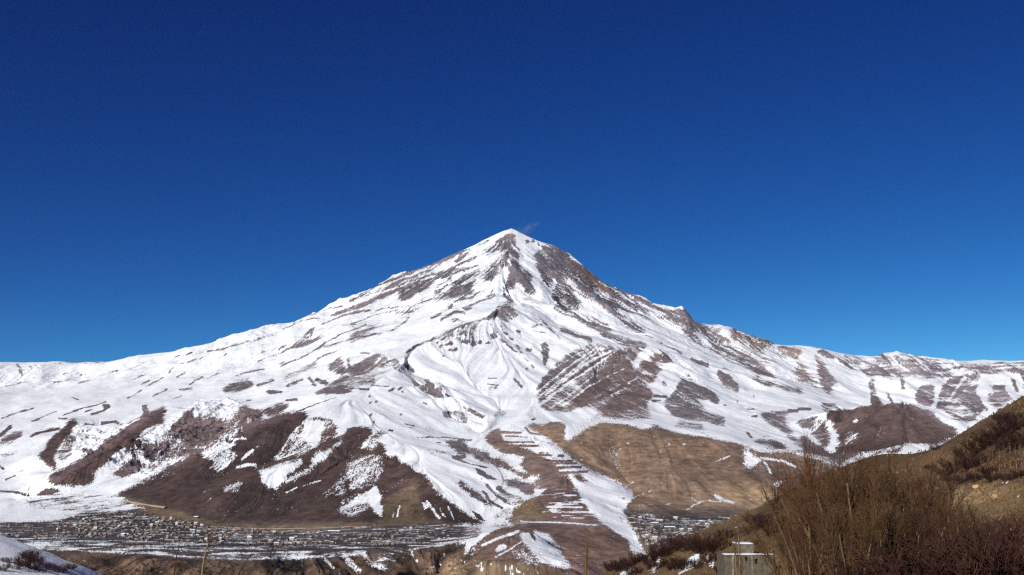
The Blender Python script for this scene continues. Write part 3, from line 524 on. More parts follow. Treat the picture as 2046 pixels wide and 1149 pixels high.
LINES = [
 # volcano: foot of the steep cone, bench, left flank
 [(450,745,10.9),(560,715,11.0),(700,660,11.3),(800,642,11.4),(900,620,11.5),(960,602,11.5),(1010,597,11.4),(1080,602,11.4),(1150,640,11.2),(1210,672,11.0)],
 [(1020,480,14.0),(990,530,12.9),(960,580,11.8)],[(1028,485,13.95),(1045,540,12.75),(1070,595,11.6)],[(1012,500,13.4),(1006,560,12.2),(1000,590,11.6)],
 [(1085,500,14.0),(1110,560,12.9),(1130,600,12.1),(1180,650,11.3)],[(1065,500,13.8),(1090,560,12.55),(1110,605,11.7)],
 [(1150,540,13.7),(1180,585,12.9),(1240,640,12.0),(1290,690,11.3)],[(1200,590,13.4),(1260,640,12.5),(1340,690,11.6)],[(1165,560,13.15),(1210,620,12.2),(1260,665,11.4)],
 [(920,520,13.9),(870,560,13.2),(800,600,12.5),(740,640,11.8)],[(960,500,13.8),(920,545,12.9),(860,590,12.2)],
 # bowl rim and the rocky rib
 [(1000,622,9.8),(960,642,9.55),(920,650,9.35),(880,668,9.05),(830,690,8.7),(800,705,8.4),(783,716,8.1),(785,735,7.75),(805,750,7.45),(840,778,7.1),(870,800,6.8),(900,825,6.4),(935,850,6.05),(950,862,5.9)],
 [(1000,640,9.3),(950,700,8.6),(900,720,8.3)],[(930,750,7.85),(970,790,7.15),(1000,820,6.6)],[(1000,700,8.5),(1000,760,7.55),(1012,800,6.85),(1020,830,6.3),(1030,855,5.85)],
 [(1010,630,9.7),(1035,680,8.95),(1060,715,8.4),(1075,740,7.95)],[(1050,620,10.2),(1085,650,9.7),(1100,690,8.9),(1090,745,7.85),(1062,795,6.9),(1042,835,6.15)],
 [(870,770,6.9),(900,800,6.45),(940,840,5.95)],[(812,722,8.0),(835,735,7.8),(870,755,7.5)],
 # left of the rim
 [(700,700,9.6),(760,690,9.3),(840,665,9.6)],[(650,765,8.0),(700,750,8.05),(760,735,8.1)],[(560,775,8.1),(620,750,8.5),(690,715,9.3)],[(600,700,10.2),(500,730,10.2),(420,760,9.6)],
 [(0,772,11.3),(100,756,11.5),(200,741,11.7),(300,735,11.5)],[(0,810,9.3),(100,800,9.2),(200,790,9.3),(300,780,9.4),(400,775,9.2)],[(-300,800,9.8),(-300,900,7)],
 [(0,845,7.9),(100,830,8.0),(200,820,8.1),(300,805,8.2),(420,800,8.0),(520,795,7.7)],
 # plateau edge, cliffs, ribs on the left
 [(0,872,6.9),(60,866,7.0),(100,856,7.1),(148,838,7.25),(190,846,7.2),(235,845,7.25),(285,832,7.4),(342,812,7.35),(400,820,7.2),(470,806,7.2),(540,802,7.2)],
 [(150,840,7.2),(132,868,6.65),(108,900,6.1),(82,915,5.85),(110,940,5.45)],[(160,870,6.75),(150,905,6.1),(130,945,5.35)],[(240,870,6.85),(200,900,6.3)],
 [(342,814,7.2),(300,845,6.6),(255,870,6.2),(200,912,5.6),(130,945,5.25),(108,962,5.1)],[(330,850,6.3),(270,890,5.85),(220,930,5.4),(190,960,5.15)],
 [(390,822,6.95),(360,860,6.3),(300,905,5.75),(270,930,5.5)],[(420,850,6.4),(360,905,5.75),(300,945,5.35)],[(480,825,6.6),(440,860,6.25),(400,890,5.95)],[(560,830,6.5),(500,862,6.1)],
 [(0,900,6.4),(40,940,5.75),(60,980,5.3),(40,1005,5.0)],[(-300,960,5.4),(0,985,5.2)],[(0,1000,5.0),(100,990,4.95),(200,975,5.0)],
 # the brown spur above the village
 [(245,986,4.85),(330,955,4.95),(430,905,5.2),(500,870,5.45),(550,846,5.65),(605,825,5.9),(660,800,6.3),(720,782,6.7),(770,760,7.2)],
 [(770,775,6.9),(750,800,6.35),(745,830,5.85),(768,856,5.45),(790,872,5.25),(796,905,4.85),(840,945,4.5),(880,985,4.2),(930,1038,3.9)],
 [(820,800,6.45),(850,850,5.75),(900,890,5.25),(960,940,4.7),(1000,985,4.3),(1020,1020,4.0)],[(870,900,4.95),(920,960,4.45),(970,1020,4.0)],
 [(735,857,5.4),(640,900,5.0),(540,950,4.62),(430,1000,4.35)],[(625,860,5.55),(560,915,5.1),(470,957,4.85),(370,985,4.68)],[(700,910,5.0),(620,962,4.62),(540,1012,4.25)],
 [(780,885,5.05),(720,930,4.72),(660,985,4.38),(600,1030,4.15)],[(780,930,4.75),(760,980,4.35),(740,1030,4.02)],[(820,950,4.45),(840,1000,4.15),(850,1035,3.95)],
 [(245,990,4.8),(300,1015,4.5),(400,1036,4.2),(520,1048,4.05),(700,1045,3.95),(850,1042,3.88),(930,1044,3.82),(1020,1050,3.75)],
 # valley shelf of the village, its rim and the gorge below
 [(-300,1030,4.6),(0,1046,4.25),(100,1044,4.2),(200,1035,4.35),(300,1040,4.2)],[(-300,1060,3.9),(0,1065,3.75),(200,1062,3.75),(400,1068,3.7),(600,1070,3.65),(800,1065,3.6),(940,1064,3.5)],
 [(-300,1090,3.15),(0,1092,3.1),(60,1099,3.02),(200,1101,2.97),(330,1108,2.9),(450,1115,2.85),(600,1115,2.85),(700,1108,2.9),(820,1099,2.97),(890,1085,3.1),(935,1066,3.35)],
 [(-300,1160,2.85),(60,1150,2.8),(200,1152,2.75),(330,1152,2.7),(450,1155,2.68),(600,1155,2.68),(700,1150,2.72),(820,1150,2.78),(900,1140,2.85)],
 [(-300,1330,2.4),(100,1330,2.35),(500,1330,2.3),(900,1330,2.3),(1200,1330,2.3),(1600,1330,2.4),(2300,1330,2.4)],[(100,1250,2.55),(500,1250,2.5),(900,1250,2.5)],
 [(930,1096,2.95),(955,1084,2.98),(985,1066,3.05),(1010,1060,3.1),(1060,1062,3.1)],[(1000,1110,2.8),(1060,1108,2.82),(1110,1100,2.9),(1130,1125,2.75)],[(840,1150,2.45),(900,1118,2.45),(930,1112,2.45),(990,1128,2.43),(1080,1142,2.42),(1160,1152,2.42)],[(900,1150,2.62),(1000,1150,2.62),(1100,1160,2.6)],
 # terraced spur and the snow gully beside it
 [(1040,862,5.6),(1075,885,5.2),(1110,915,4.8),(1150,942,4.5)],[(1000,872,5.55),(1030,900,5.1),(1062,912,4.95),(1085,930,4.7),(1110,955,4.4),(1140,985,4.1)],
 [(985,880,5.35),(1005,930,4.85),(1050,962,4.5),(1060,985,4.25),(1040,1010,4.0)],[(1100,985,4.1),(1150,990,4.05),(1190,1035,3.7),(1205,1045,3.62)],[(1060,1050,3.62),(1130,1050,3.6),(1200,1052,3.55)],
 [(1150,1115,3.1),(1200,1110,3.1),(1250,1100,3.15),(1270,1130,3.0)],
 [(1075,865,5.55),(1130,908,5.0),(1170,945,4.55),(1195,990,4.15),(1235,1030,3.8),(1265,1075,3.5),(1295,1108,3.3)],[(1180,940,4.65),(1230,968,4.45),(1265,990,4.25)],
 # tan bluff on the right of the gully
 [(1085,852,5.75),(1105,848,5.75),(1125,870,5.45),(1132,888,5.2)],[(1140,880,5.35),(1165,862,5.55),(1205,842,5.85),(1260,848,5.75),(1310,850,5.7),(1350,861,5.55),(1400,872,5.4),(1450,884,5.3),(1500,897,5.2),(1580,905,5.2),(1640,918,5.1)],
 [(1160,925,4.95),(1210,950,4.75),(1265,985,4.5)],[(1270,1000,4.35),(1330,1005,4.35),(1400,1000,4.4),(1480,1005,4.35),(1530,1010,4.35),(1600,1000,4.4)],[(1250,900,5.15),(1350,920,5.0),(1450,940,4.85),(1550,950,4.85)],[(1330,950,4.7),(1250,940,4.9)],
 [(1250,1030,3.85),(1320,1030,3.95),(1400,1035,3.95),(1480,1025,4.1),(1560,1030,4.1)],[(1290,1070,3.5),(1350,1075,3.5),(1420,1060,3.6)],[(1310,1110,3.1),(1400,1120,3.0),(1600,1120,3.0)],[(1290,1180,2.8),(1600,1200,2.7)],
 # ribbed brown face and the white flank right of it
 [(1120,615,10.9),(1175,670,9.7),(1200,688,9.35),(1240,694,9.2),(1292,693,9.2),(1335,707,9.0),(1340,728,8.6),(1320,755,8.1),(1300,790,7.4),(1310,820,6.8),(1350,845,6.2)],
 [(1180,720,8.7),(1130,770,7.6),(1075,805,6.75)],[(1260,730,8.4),(1200,790,7.2),(1120,825,6.4)],[(1270,790,7.2),(1200,825,6.45),(1160,845,6.0)],[(1290,835,6.3),(1250,838,6.15)],
 [(1345,740,8.7),(1385,755,8.5),(1440,800,7.4),(1490,850,6.5),(1560,890,5.8),(1600,900,5.6)],[(1350,800,7.3),(1400,840,6.5),(1450,870,5.9)],
 [(1350,700,9.7),(1420,740,9.2),(1500,800,8.0),(1560,850,6.9),(1620,895,6.0)],[(1440,730,9.6),(1520,780,8.8),(1600,820,7.6),(1640,860,6.7)],
 [(1300,668,10.9),(1380,700,10.6),(1450,722,10.4),(1520,745,10.1),(1580,765,9.7),(1640,788,9.2),(1700,806,8.6),(1760,812,8.2)],[(1700,830,7.2),(1660,870,6.4),(1680,895,5.95)],
 # brown rounded hill
 [(1640,830,6.9),(1700,813,6.75),(1760,806,6.6),(1810,805,6.5),(1850,815,6.35),(1880,840,6.1),(1910,865,5.9),(1950,895,5.7)],[(1670,890,5.8),(1720,892,5.7),(1800,895,5.55),(1880,900,5.4)],[(1740,850,6.1),(1820,860,5.95),(1860,880,5.75)],
 [(1620,905,5.6),(1680,915,5.5),(1760,912,5.4),(1850,930,5.0)],[(1700,960,4.7),(1900,980,4.5),(2300,980,4.5)],
 # cirque on the far right
 [(1480,690,13.0),(1560,740,12.2),(1640,780,11.6),(1740,800,11.2),(1830,805,10.9),(1880,830,10.2),(1915,858,9.2)],[(1700,740,13.0),(1800,750,12.7),(1900,760,12.5),(2046,765,12.3),(2300,770,12.2)],
 [(1920,862,9.4),(1980,840,10.0),(2046,820,10.3),(2300,810,10.5)],[(1930,880,8.5),(2046,900,8.0),(2300,900,8.0)],[(1850,880,7.4),(1780,860,7.9)],
]
pts = []
for L in [CREST] + LINES:
    for (x, y, d) in densify(L, 22):
        pts.append(at(x, y, d * 1000))
for (x, y, d) in densify(CREST, 60):
    for dd, drop in ((220, 90), (900, 330), (2600, 800), (6000, 1500), (10500, 2000)):
        X, Y, Z = at(x, y, d * 1000)
        s = (Y + dd) / Y
        pts.append((X * s, Y + dd, Z - drop))
# thin out coincident points
keep = []; seen = set()
for p in pts:
    k = (round(p[0] / 55), round(p[1] / 55))
    if k not in seen or len(keep) < 0:
        seen.add(k); keep.append(p)
H_eval = rbf(keep, 1.3, 0.0006)

NU, NY = 1440, 820
Y0, Y1_ = 2250.0, 24500.0
# columns: dense across the view, sparse on either side
us = np.interp(np.linspace(0, 1, NU), [0, 0.03, 0.97, 1], [-0.62, -0.485, 0.485, 0.64])
dU = np.gradient(us)[None, :]
# forward distances: dense where the slopes we look at lie, sparse behind the crest
tt = np.linspace(0, 1, NY)
lnY = np.interp(tt, [0, 0.93, 1.0], [math.log(Y0), math.log(15200.0), math.log(Y1_)])
ys_ = np.exp(lnY)
UU, YY = np.meshgrid(us, ys_)
XX = UU * YY
cu = np.arange(0, NU, 2); cy = np.arange(0, NY, 2)
Hc = H_eval(XX[::2, ::2], YY[::2, ::2])
# bilinear up to the full grid
def up(Hc):
    a = np.empty((Hc.shape[0], NU), np.float32)
    xi = np.arange(NU) / 2.0
    i0 = np.minimum(xi.astype(int), Hc.shape[1] - 2); f = (xi - i0)
    a = Hc[:, i0] * (1 - f) + Hc[:, i0 + 1] * f
    yi = np.arange(NY) / 2.0
    j0 = np.minimum(yi.astype(int), Hc.shape[0] - 2); g = (yi - j0)[:, None]
    return (a[j0] * (1 - g) + a[j0 + 1] * g).astype(np.float32)
H0 = up(Hc)
# hold the skyline to the crest traced in image pixels
crest_pts = np.array([at(x, y, d * 1000) for x, y, d in CREST])
ce_u = crest_pts[:, 0] / crest_pts[:, 1]; ce_e = crest_pts[:, 2] / crest_pts[:, 1]
want_e = np.interp(us, ce_u, ce_e); want_Y = np.interp(us, ce_u, crest_pts[:, 1])
for _ in range(3):
    have_e = np.where(YY > 10500, H0 / YY, -9).max(axis=0)
    wgt = np.clip(1 - np.abs(YY - want_Y[None, :]) / np.where(YY < want_Y[None, :], 1500.0, 500.0), 0, 1)
    H0 = (H0 + (want_e - have_e)[None, :] * want_Y[None, :] * wgt).astype(np.float32)

def grads(H):
    dHj = np.gradient(H, axis=0); dHi = np.gradient(H, axis=1)
    dYj = np.gradient(ys_)[:, None]
    dXi = dU * YY
    gX = dHi / dXi
    gY = (dHj - gX * UU * dYj) / dYj
    return gX, gY
gX, gY = grads(blur(H0, 3))
slope = np.hypot(gX, gY)

# sheets traced in image pixels, projected through the camera onto every mesh point
snow_sheet_s = snow_sheet
PX, PY = to_px(XX, YY, H0)
near = np.clip(YY / 9000.0, 0.45, 1.4)
wx = fbm(XX, YY, 110, 4, 0.65, 3) * 5.0
wy = fbm(XX, YY, 110, 4, 0.65, 31) * 3.6
def zone(tile, P, soft):
    z = np.zeros((SH, SW), np.float32)
    put(z, cover_poly(conv(tile, P)[0], soft), 1.0)
    return sample(z, PX, PY)
terr = zone('U4', [(60,60),(430,40),(620,150),(1000,400),(1320,600),(1220,680),(900,660),(740,440),(640,380),(240,250)], 3)
terr = np.maximum(terr, zone('U4', [(640,830),(1190,850),(1250,1020),(1500,1260),(700,1260),(700,960)], 3))
wx = wx * (1 - .7 * terr); wy = wy * (1 - .75 * terr)
S = sample(snow_sheet, PX + wx, PY + wy)
W = sample(strip_sheet, PX, PY)

# medium relief: gullies that run down the fall line (line integral of noise along the slope), crags where rock shows
def lic(noise, steps, gX, gY):
    g = np.hypot(gX, gY) + 1e-6
    dx = -gX / g; dy = -gY / g
    du = dU; dl = np.gradient(lnY)[:, None]
    vi = (dx / YY - XX * dy / YY ** 2) / du
    vj = (dy / YY) / dl
    m = np.maximum(np.abs(vi), np.abs(vj)) + 1e-9
    vi = (vi / m).astype(np.float32); vj = (vj / m).astype(np.float32)
    jj0, ii0 = np.mgrid[0:NY, 0:NU].astype(np.float32)
    acc = noise.copy()
    for sgn in (1, -1):
        ii = ii0.copy(); jj = jj0.copy()
        for k in range(steps):
            a = np.clip(np.rint(jj), 0, NY - 1).astype(np.int32); b = np.clip(np.rint(ii), 0, NU - 1).astype(np.int32)
            ii += sgn * vi[a, b]; jj += sgn * vj[a, b]
            a = np.clip(np.rint(jj), 0, NY - 1).astype(np.int32); b = np.clip(np.rint(ii), 0, NU - 1).astype(np.int32)
            acc += noise[a, b]
    acc -= acc.mean()
    return acc / acc.std()
white = rng.standard_normal((NY, NU)).astype(np.float32)
lic_f = lic(white, 20, gX, gY)
lic_m = lic(blur(rng.standard_normal((NY, NU)).astype(np.float32), 3), 22, gX, gY)
lic_w = lic(blur(rng.standard_normal((NY, NU)).astype(np.float32), 8), 34, gX, gY)

sl = np.clip(slope / 0.45, 0.0, 1.6)
rock = np.clip(1.15 - S, 0, 1)
calm = 1 - 0.85 * np.clip(W, 0, 1)
dist = np.clip((YY / 8000.0) ** 1.3, 0.5, 1.6)
R1 = ridged(XX, YY, 620, 5, 0.55, 4)
R2 = ridged(XX, YY, 150, 4, 0.55, 14)
peak = np.clip(np.hypot(XX - at(1022, 457, 14500)[0], YY - 14500) / 1600.0, 0.12, 1)
blf = zone('P', [(1040,850),(1200,845),(1400,874),(1640,920),(1640,1000),(1290,1010),(1120,900)], 8)
calm = calm * (1 - .3 * blf) * np.clip((YY - 2300) / 500, .15, 1)
H = H0 + peak * calm * (sl * (lic_w * 19.0 + lic_m * 7.0) * dist + R1 * 30 * sl * dist + R2 * (5 + 20 * rock) * np.clip(sl, .15, 2) * dist
                 + lic_f * (0.9 + 1.8 * rock) * sl * dist)
# crags: broken cliffs left of the spur and on the right shoulder
def zone(tile, P, soft):
    z = np.zeros((SH, SW), np.float32)
    put(z, cover_poly(conv(tile, P)[0], soft), 1.0)
    return sample(z, PX, PY)
zc = zone('P', [(120,870),(160,850),(270,880),(330,850),(400,800),(470,800),(520,840),(480,880),(380,920),(290,960),(200,930),(150,920)], 8)
H = H + zc * ridged(XX, YY, 110, 4, 0.6, 40) * 62
zr = zone('U2', [(200,240),(800,220),(2100,320),(2100,700),(1400,1000),(1100,780),(500,760)], 10)
H = H + zr * (lic_w * 10 + lic_m * 7)
# stepped fields: level treads and short steep banks
zt = zone('U4', [(235,90),(430,60),(620,150),(1000,400),(1290,600),(1200,640),(900,640),(740,440),(640,380),(280,250)], 2)
zt = np.maximum(zt, zone('U4', [(780,830),(1190,850),(1250,1020),(1430,1149),(840,1149),(700,960)], 2))
zt = np.maximum(zt, W * 0.6)
zgo = zone('P', [(-60,1112),(450,1124),(700,1114),(900,1095),(940,1100),(940,1210),(-60,1210)], 5)
H = H + zgo * np.clip((YY - 2300) / 400, 0, 1) * (lic_w * 5 + ridged(XX, YY, 120, 4, .6, 47) * 26)
def stepped(H, st):
    q = H / st; f = q - np.floor(q)
    return (np.floor(q) + np.clip((f - 0.62) / 0.38, 0, 1)) * st
H = H * (1 - zt) + zt * stepped(H + fbm(XX, YY, 300, 2, .5, 61) * 6, np.where(W > 0.3, 3.2, 9.0))

# snow that lies on the ground: the image-pixel sheets projected again onto the finished relief
PX, PY = to_px(XX, YY, H)
terr = zone('U4', [(60,60),(430,40),(620,150),(1000,400),(1320,600),(1220,680),(900,660),(740,440),(640,380),(240,250)], 3)
terr = np.maximum(terr, zone('U4', [(640,830),(1190,850),(1250,1020),(1500,1260),(700,1260),(700,960)], 3))
S = sample(snow_sheet, PX + wx * .8, PY + wy * .8)
W = sample(strip_sheet, PX, PY)
strat = fbm(XX + 40, H * 9 + 0.25 * YY, 260, 3, 0.6, 70)
n = -(0.18 * lic_f + 0.11 * lic_m + 0.05 * lic_w) * np.clip(sl, .4, 1.2) + 0.15 * fbm(XX, YY, 120, 4, 0.62, 21) + 0.22 * fbm(XX, YY, 30, 2, .7, 27)
n = n + np.clip((6500 - YY) / 800, 0, 1) * 0.17 * white
n = (n + zr * strat * 0.5) * (1 - .8 * terr)
gx2, gy2 = grads(H)
sl2 = np.hypot(gx2, gy2)
st_n = 0.55 * fbm(XX / 4.0, YY, 24, 3, 0.6, 51) + 0.6 * fbm(XX / 1.6, YY, 38, 4, .65, 52)
S = S + np.clip((YY - 6500) / 1500, 0, 1) * np.clip(0.34 - S, 0, 1) * 0.6
midw = 1 - np.abs(np.clip(2 * S - 1, -1, 1)) ** 2 * np.where(S > .5, .62, .35)
snow = S + (1 - W) * n * midw + W * st_n
snow = snow - np.clip(sl2 - 0.75, 0, 1.2) * 0.45 * (S > 0.2)

# colour of the bare ground
col_sheet = np.empty((SH, SW, 3), np.float32); col_sheet[:] = lin(114, 102, 104)
def paint(v, soft, pts, tile='P'):
    put(col_sheet, cover_poly(conv(tile, pts)[0], soft), lin(*v))
paint((128, 112, 116), 20, [(1640,700),(2106,700),(2106,900),(1900,860),(1640,800)])
paint((108, 88, 86), 14, [(0,830),(400,780),(640,800),(740,850),(700,960),(0,1000)])
paint((82,62,56), 6, [(-60,1000),(240,980),(600,820),(800,840),(960,1000),(1020,1050),(240,1050)])
paint((86,65,60), 4, [(80,840),(160,835),(120,950),(60,930)]); paint((88,66,60), 4, [(90,980),(345,805),(330,860),(200,975)])
paint((120,98,76), 4, [(770,1000),(830,960),(850,1045),(760,1045)]); paint((138,116,104), 10, [(1440,650),(1560,690),(1640,700),(1640,780),(1560,740),(1460,700)])
paint((140,102,82), 4, [(1215,755),(1240,730),(1265,725),(1265,755)]); paint((114, 94, 90), 8, [(1070,790),(1200,690),(1340,700),(1320,760),(1300,840),(1200,850),(1080,840)])
paint((142,114,90), 6, [(1040,850),(1200,840),(1400,872),(1640,918),(1700,1000),(1290,1149),(1250,1000),(1120,900)])
paint((116,94,80), 10, [(1440,880),(1640,915),(1640,985),(1500,960)]); paint((158,130,92), 10, [(1480,960),(1560,985),(1520,1000),(1440,1000)])
paint((96,75,69), 8, [(1640,800),(1800,800),(1940,880),(1940,920),(1640,910)])
paint((128,104,94), 6, [(965,860),(1010,850),(1180,950),(1210,1000),(1100,1000),(980,920)]); paint((126,98,92), 4, [(1060,980),(1170,980),(1210,1045),(1040,1045)])
paint((140,116,84), 6, [(1020,1005),(1060,990),(1100,1030),(1020,1045)])
paint((82,73,70), 10, [(0,985),(240,985),(330,1030),(600,1062),(940,1048),(960,1080),(820,1100),(450,1120),(0,1110)])
paint((128,106,78), 4, [(235,990),(330,1015),(430,1045),(600,1050),(860,1036),(900,1043),(600,1060),(430,1056),(300,1030)])
paint((88,68,52), 8, [(-60,1100),(200,1103),(450,1119),(700,1110),(880,1090),(940,1090),(940,1210),(-60,1210)])
paint((118,92,80), 8, [(930,1060),(1060,1045),(1260,1050),(1280,1149),(930,1149)]); paint((128,104,76), 6, [(830,1160),(900,1118),(960,1115),(1120,1140),(1160,1160)])
paint((98,86,78), 8, [(1240,1015),(1480,1020),(1500,1050),(1300,1110)])
paint((150,122,100), 3, [(1010,462),(1022,458),(1045,470),(1030,474)]); paint((100,90,94), 10, [(960,480),(1080,485),(1200,570),(1120,620),(1000,600),(880,600),(800,600)])
paint((108,82,72), 6, [(1130,510),(1200,560),(1230,600),(1180,580)])
C = sample(col_sheet, PX + wx * 0.7, PY + wy * 0.7)
C = C * (1 + 0.55 * fbm(XX, YY, 420, 4, .6, 80) + 0.09 * lic_m * np.clip(sl, 0, 1) * (1 - .3 * blf) + blf * .5 * (.25 * fbm(XX - 1.2 * H, (XX + H) / 6.0, 42, 4, .6, 88) + .45 * fbm(XX, H * 1.5, 60, 4, .65, 89)))[..., None]
zg = zone('P', [(-60,1104),(200,1104),(450,1120),(700,1111),(880,1092),(940,1100),(940,1210),(-60,1210)], 4)
C = C * (1 + zg * (1.1 * fbm(XX, YY, 60, 4, .65, 95) + 0.25 * lic_m))[..., None]
C = np.clip(C, 0.01, 0.6)
C = C * 0.86 + 0.14 * C.mean(-1, keepdims=True)



def make_sheet(name, X, Y, Z, snow, colr, facemask, mat, kind='structure', normals=None):
    ny, nu = X.shape
    idx = np.arange(ny * nu, dtype=np.int64).reshape(ny, nu)
    q = np.stack([idx[:-1, :-1], idx[:-1, 1:], idx[1:, 1:], idx[1:, :-1]], -1)
    q = q[facemask] if facemask is not None else q.reshape(-1, 4)
    used = np.zeros(ny * nu, bool); used[q.ravel()] = True
    remap = np.cumsum(used) - 1
    q = remap[q]
    co = np.stack([X, Y, Z], -1).reshape(-1, 3)[used].astype(np.float32)
    me = bpy.data.meshes.new(name)
    me.vertices.add(len(co)); me.vertices.foreach_set('co', co.ravel())
    me.loops.add(q.size); me.loops.foreach_set('vertex_index', q.ravel().astype(np.int32))
    me.polygons.add(len(q))
    me.polygons.foreach_set('loop_start', np.arange(0, q.size, 4, dtype=np.int32))
    me.polygons.foreach_set('use_smooth', np.ones(len(q), bool))
    me.update(calc_edges=True)
    a = me.attributes.new('snow', 'FLOAT', 'POINT'); a.data.foreach_set('value', snow.reshape(-1)[used].astype(np.float32))
    c4 = np.ones((len(co), 4), np.float32); c4[:, :3] = colr.reshape(-1, 3)[used]
    a = me.attributes.new('ground', 'FLOAT_COLOR', 'POINT'); a.data.foreach_set('color', c4.ravel())
    if normals is not None:
        me.normals_split_custom_set_from_vertices(normals.reshape(-1, 3)[used])
    me.materials.append(mat)
    o = bpy.data.objects.new(name, me)
    col.objects.link(o)
    o['kind'] = kind
    return o
# ------------------------------------------------------------------ materials
def newmat(name):
    m = bpy.data.materials.new(name); m.use_nodes = True
    nt = m.node_tree
    b = nt.nodes['Principled BSDF']
    b.inputs['Specular IOR Level'].default_value = 0.15
    return m, nt, b

def terrain_mat(name, s_fine, s_mid, bump, edge=0.06, namp=0.5):
    m, nt, b = newmat(name)
    N = nt.nodes.new; L = nt.links.new
    tc = N('ShaderNodeTexCoord')
    at_s = N('ShaderNodeAttribute'); at_s.attribute_name = 'snow'
    at_c = N('ShaderNodeAttribute'); at_c.attribute_name = 'ground'
    n1 = N('ShaderNodeTexNoise'); n1.inputs['Scale'].default_value = s_fine; n1.inputs['Detail'].default_value = 5; n1.inputs['Roughness'].default_value = 0.72
    n2 = N('ShaderNodeTexNoise'); n2.inputs['Scale'].default_value = s_mid; n2.inputs['Detail'].default_value = 6; n2.inputs['Roughness'].default_value = 0.6
    L(tc.outputs['Object'], n1.inputs['Vector']); L(tc.outputs['Object'], n2.inputs['Vector'])
    ma = N('ShaderNodeMath'); ma.operation = 'MULTIPLY_ADD'; ma.inputs[1].default_value = namp; ma.inputs[2].default_value = -namp / 2
    L(n1.outputs['Fac'], ma.inputs[0])
    ad = N('ShaderNodeMath'); ad.operation = 'ADD'
    L(at_s.outputs['Fac'], ad.inputs[0]); L(ma.outputs[0], ad.inputs[1])
    mr = N('ShaderNodeMapRange'); mr.interpolation_type = 'SMOOTHSTEP'
    mr.inputs['From Min'].default_value = 0.5 - edge; mr.inputs['From Max'].default_value = 0.5 + edge
    L(ad.outputs[0], mr.inputs['Value'])
    cr = N('ShaderNodeMapRange'); cr.inputs['From Min'].default_value = 0.3; cr.inputs['From Max'].default_value = 0.7
    cr.inputs['To Min'].default_value = 0.55; cr.inputs['To Max'].default_value = 1.45
    L(n2.outputs['Fac'], cr.inputs['Value'])
    mul = N('ShaderNodeVectorMath'); mul.operation = 'SCALE'
    L(at_c.outputs['Color'], mul.inputs[0]); L(cr.outputs[0], mul.inputs['Scale'])
    mix = N('ShaderNodeMixRGB'); mix.inputs[2].default_value = (0.86, 0.875, 0.90, 1)
    L(mr.outputs[0], mix.inputs[0]); L(mul.outputs[0], mix.inputs[1])
    L(mix.outputs[0], b.inputs['Base Color'])
    rr = N('ShaderNodeMapRange'); rr.inputs['To Min'].default_value = 0.95; rr.inputs['To Max'].default_value = 0.6
    L(mr.outputs[0], rr.inputs['Value']); L(rr.outputs[0], b.inputs['Roughness'])
    bs = N('ShaderNodeMapRange'); bs.inputs['To Min'].default_value = bump; bs.inputs['To Max'].default_value = bump * 0.35
    L(mr.outputs[0], bs.inputs['Value'])
    bu = N('ShaderNodeBump'); bu.inputs['Strength'].default_value = 1.0
    L(bs.outputs[0], bu.inputs['Distance']); L(n2.outputs['Fac'], bu.inputs['Height'])
    L(bu.outputs[0], b.inputs['Normal'])
    return m

def plain(name, rgb, rough=0.8, var=0.25, scale=0.6, spec=0.15):
    m, nt, b = newmat(name)
    N = nt.nodes.new; L = nt.links.new
    b.inputs['Specular IOR Level'].default_value = spec
    tc = N('ShaderNodeTexCoord')
    n1 = N('ShaderNodeTexNoise'); n1.inputs['Scale'].default_value = scale; n1.inputs['Detail'].default_value = 4
    L(tc.outputs['Object'], n1.inputs['Vector'])
    oi = N('ShaderNodeObjectInfo')
    r = N('ShaderNodeMapRange'); r.inputs['To Min'].default_value = 1 - var; r.inputs['To Max'].default_value = 1 + var
    L(oi.outputs['Random'], r.inputs['Value'])
    k = N('ShaderNodeMapRange'); k.inputs['From Min'].default_value = .3; k.inputs['From Max'].default_value = .7
    k.inputs['To Min'].default_value = 1 - var; k.inputs['To Max'].default_value = 1 + var
    L(n1.outputs['Fac'], k.inputs['Value'])
    mm = N('ShaderNodeMath'); mm.operation = 'MULTIPLY'; L(r.outputs[0], mm.inputs[0]); L(k.outputs[0], mm.inputs[1])
    v = N('ShaderNodeVectorMath'); v.operation = 'SCALE'; v.inputs[0].default_value = lin(*rgb)
    L(mm.outputs[0], v.inputs['Scale'])
    L(v.outputs[0], b.inputs['Base Color'])
    b.inputs['Roughness'].default_value = rough
    return m

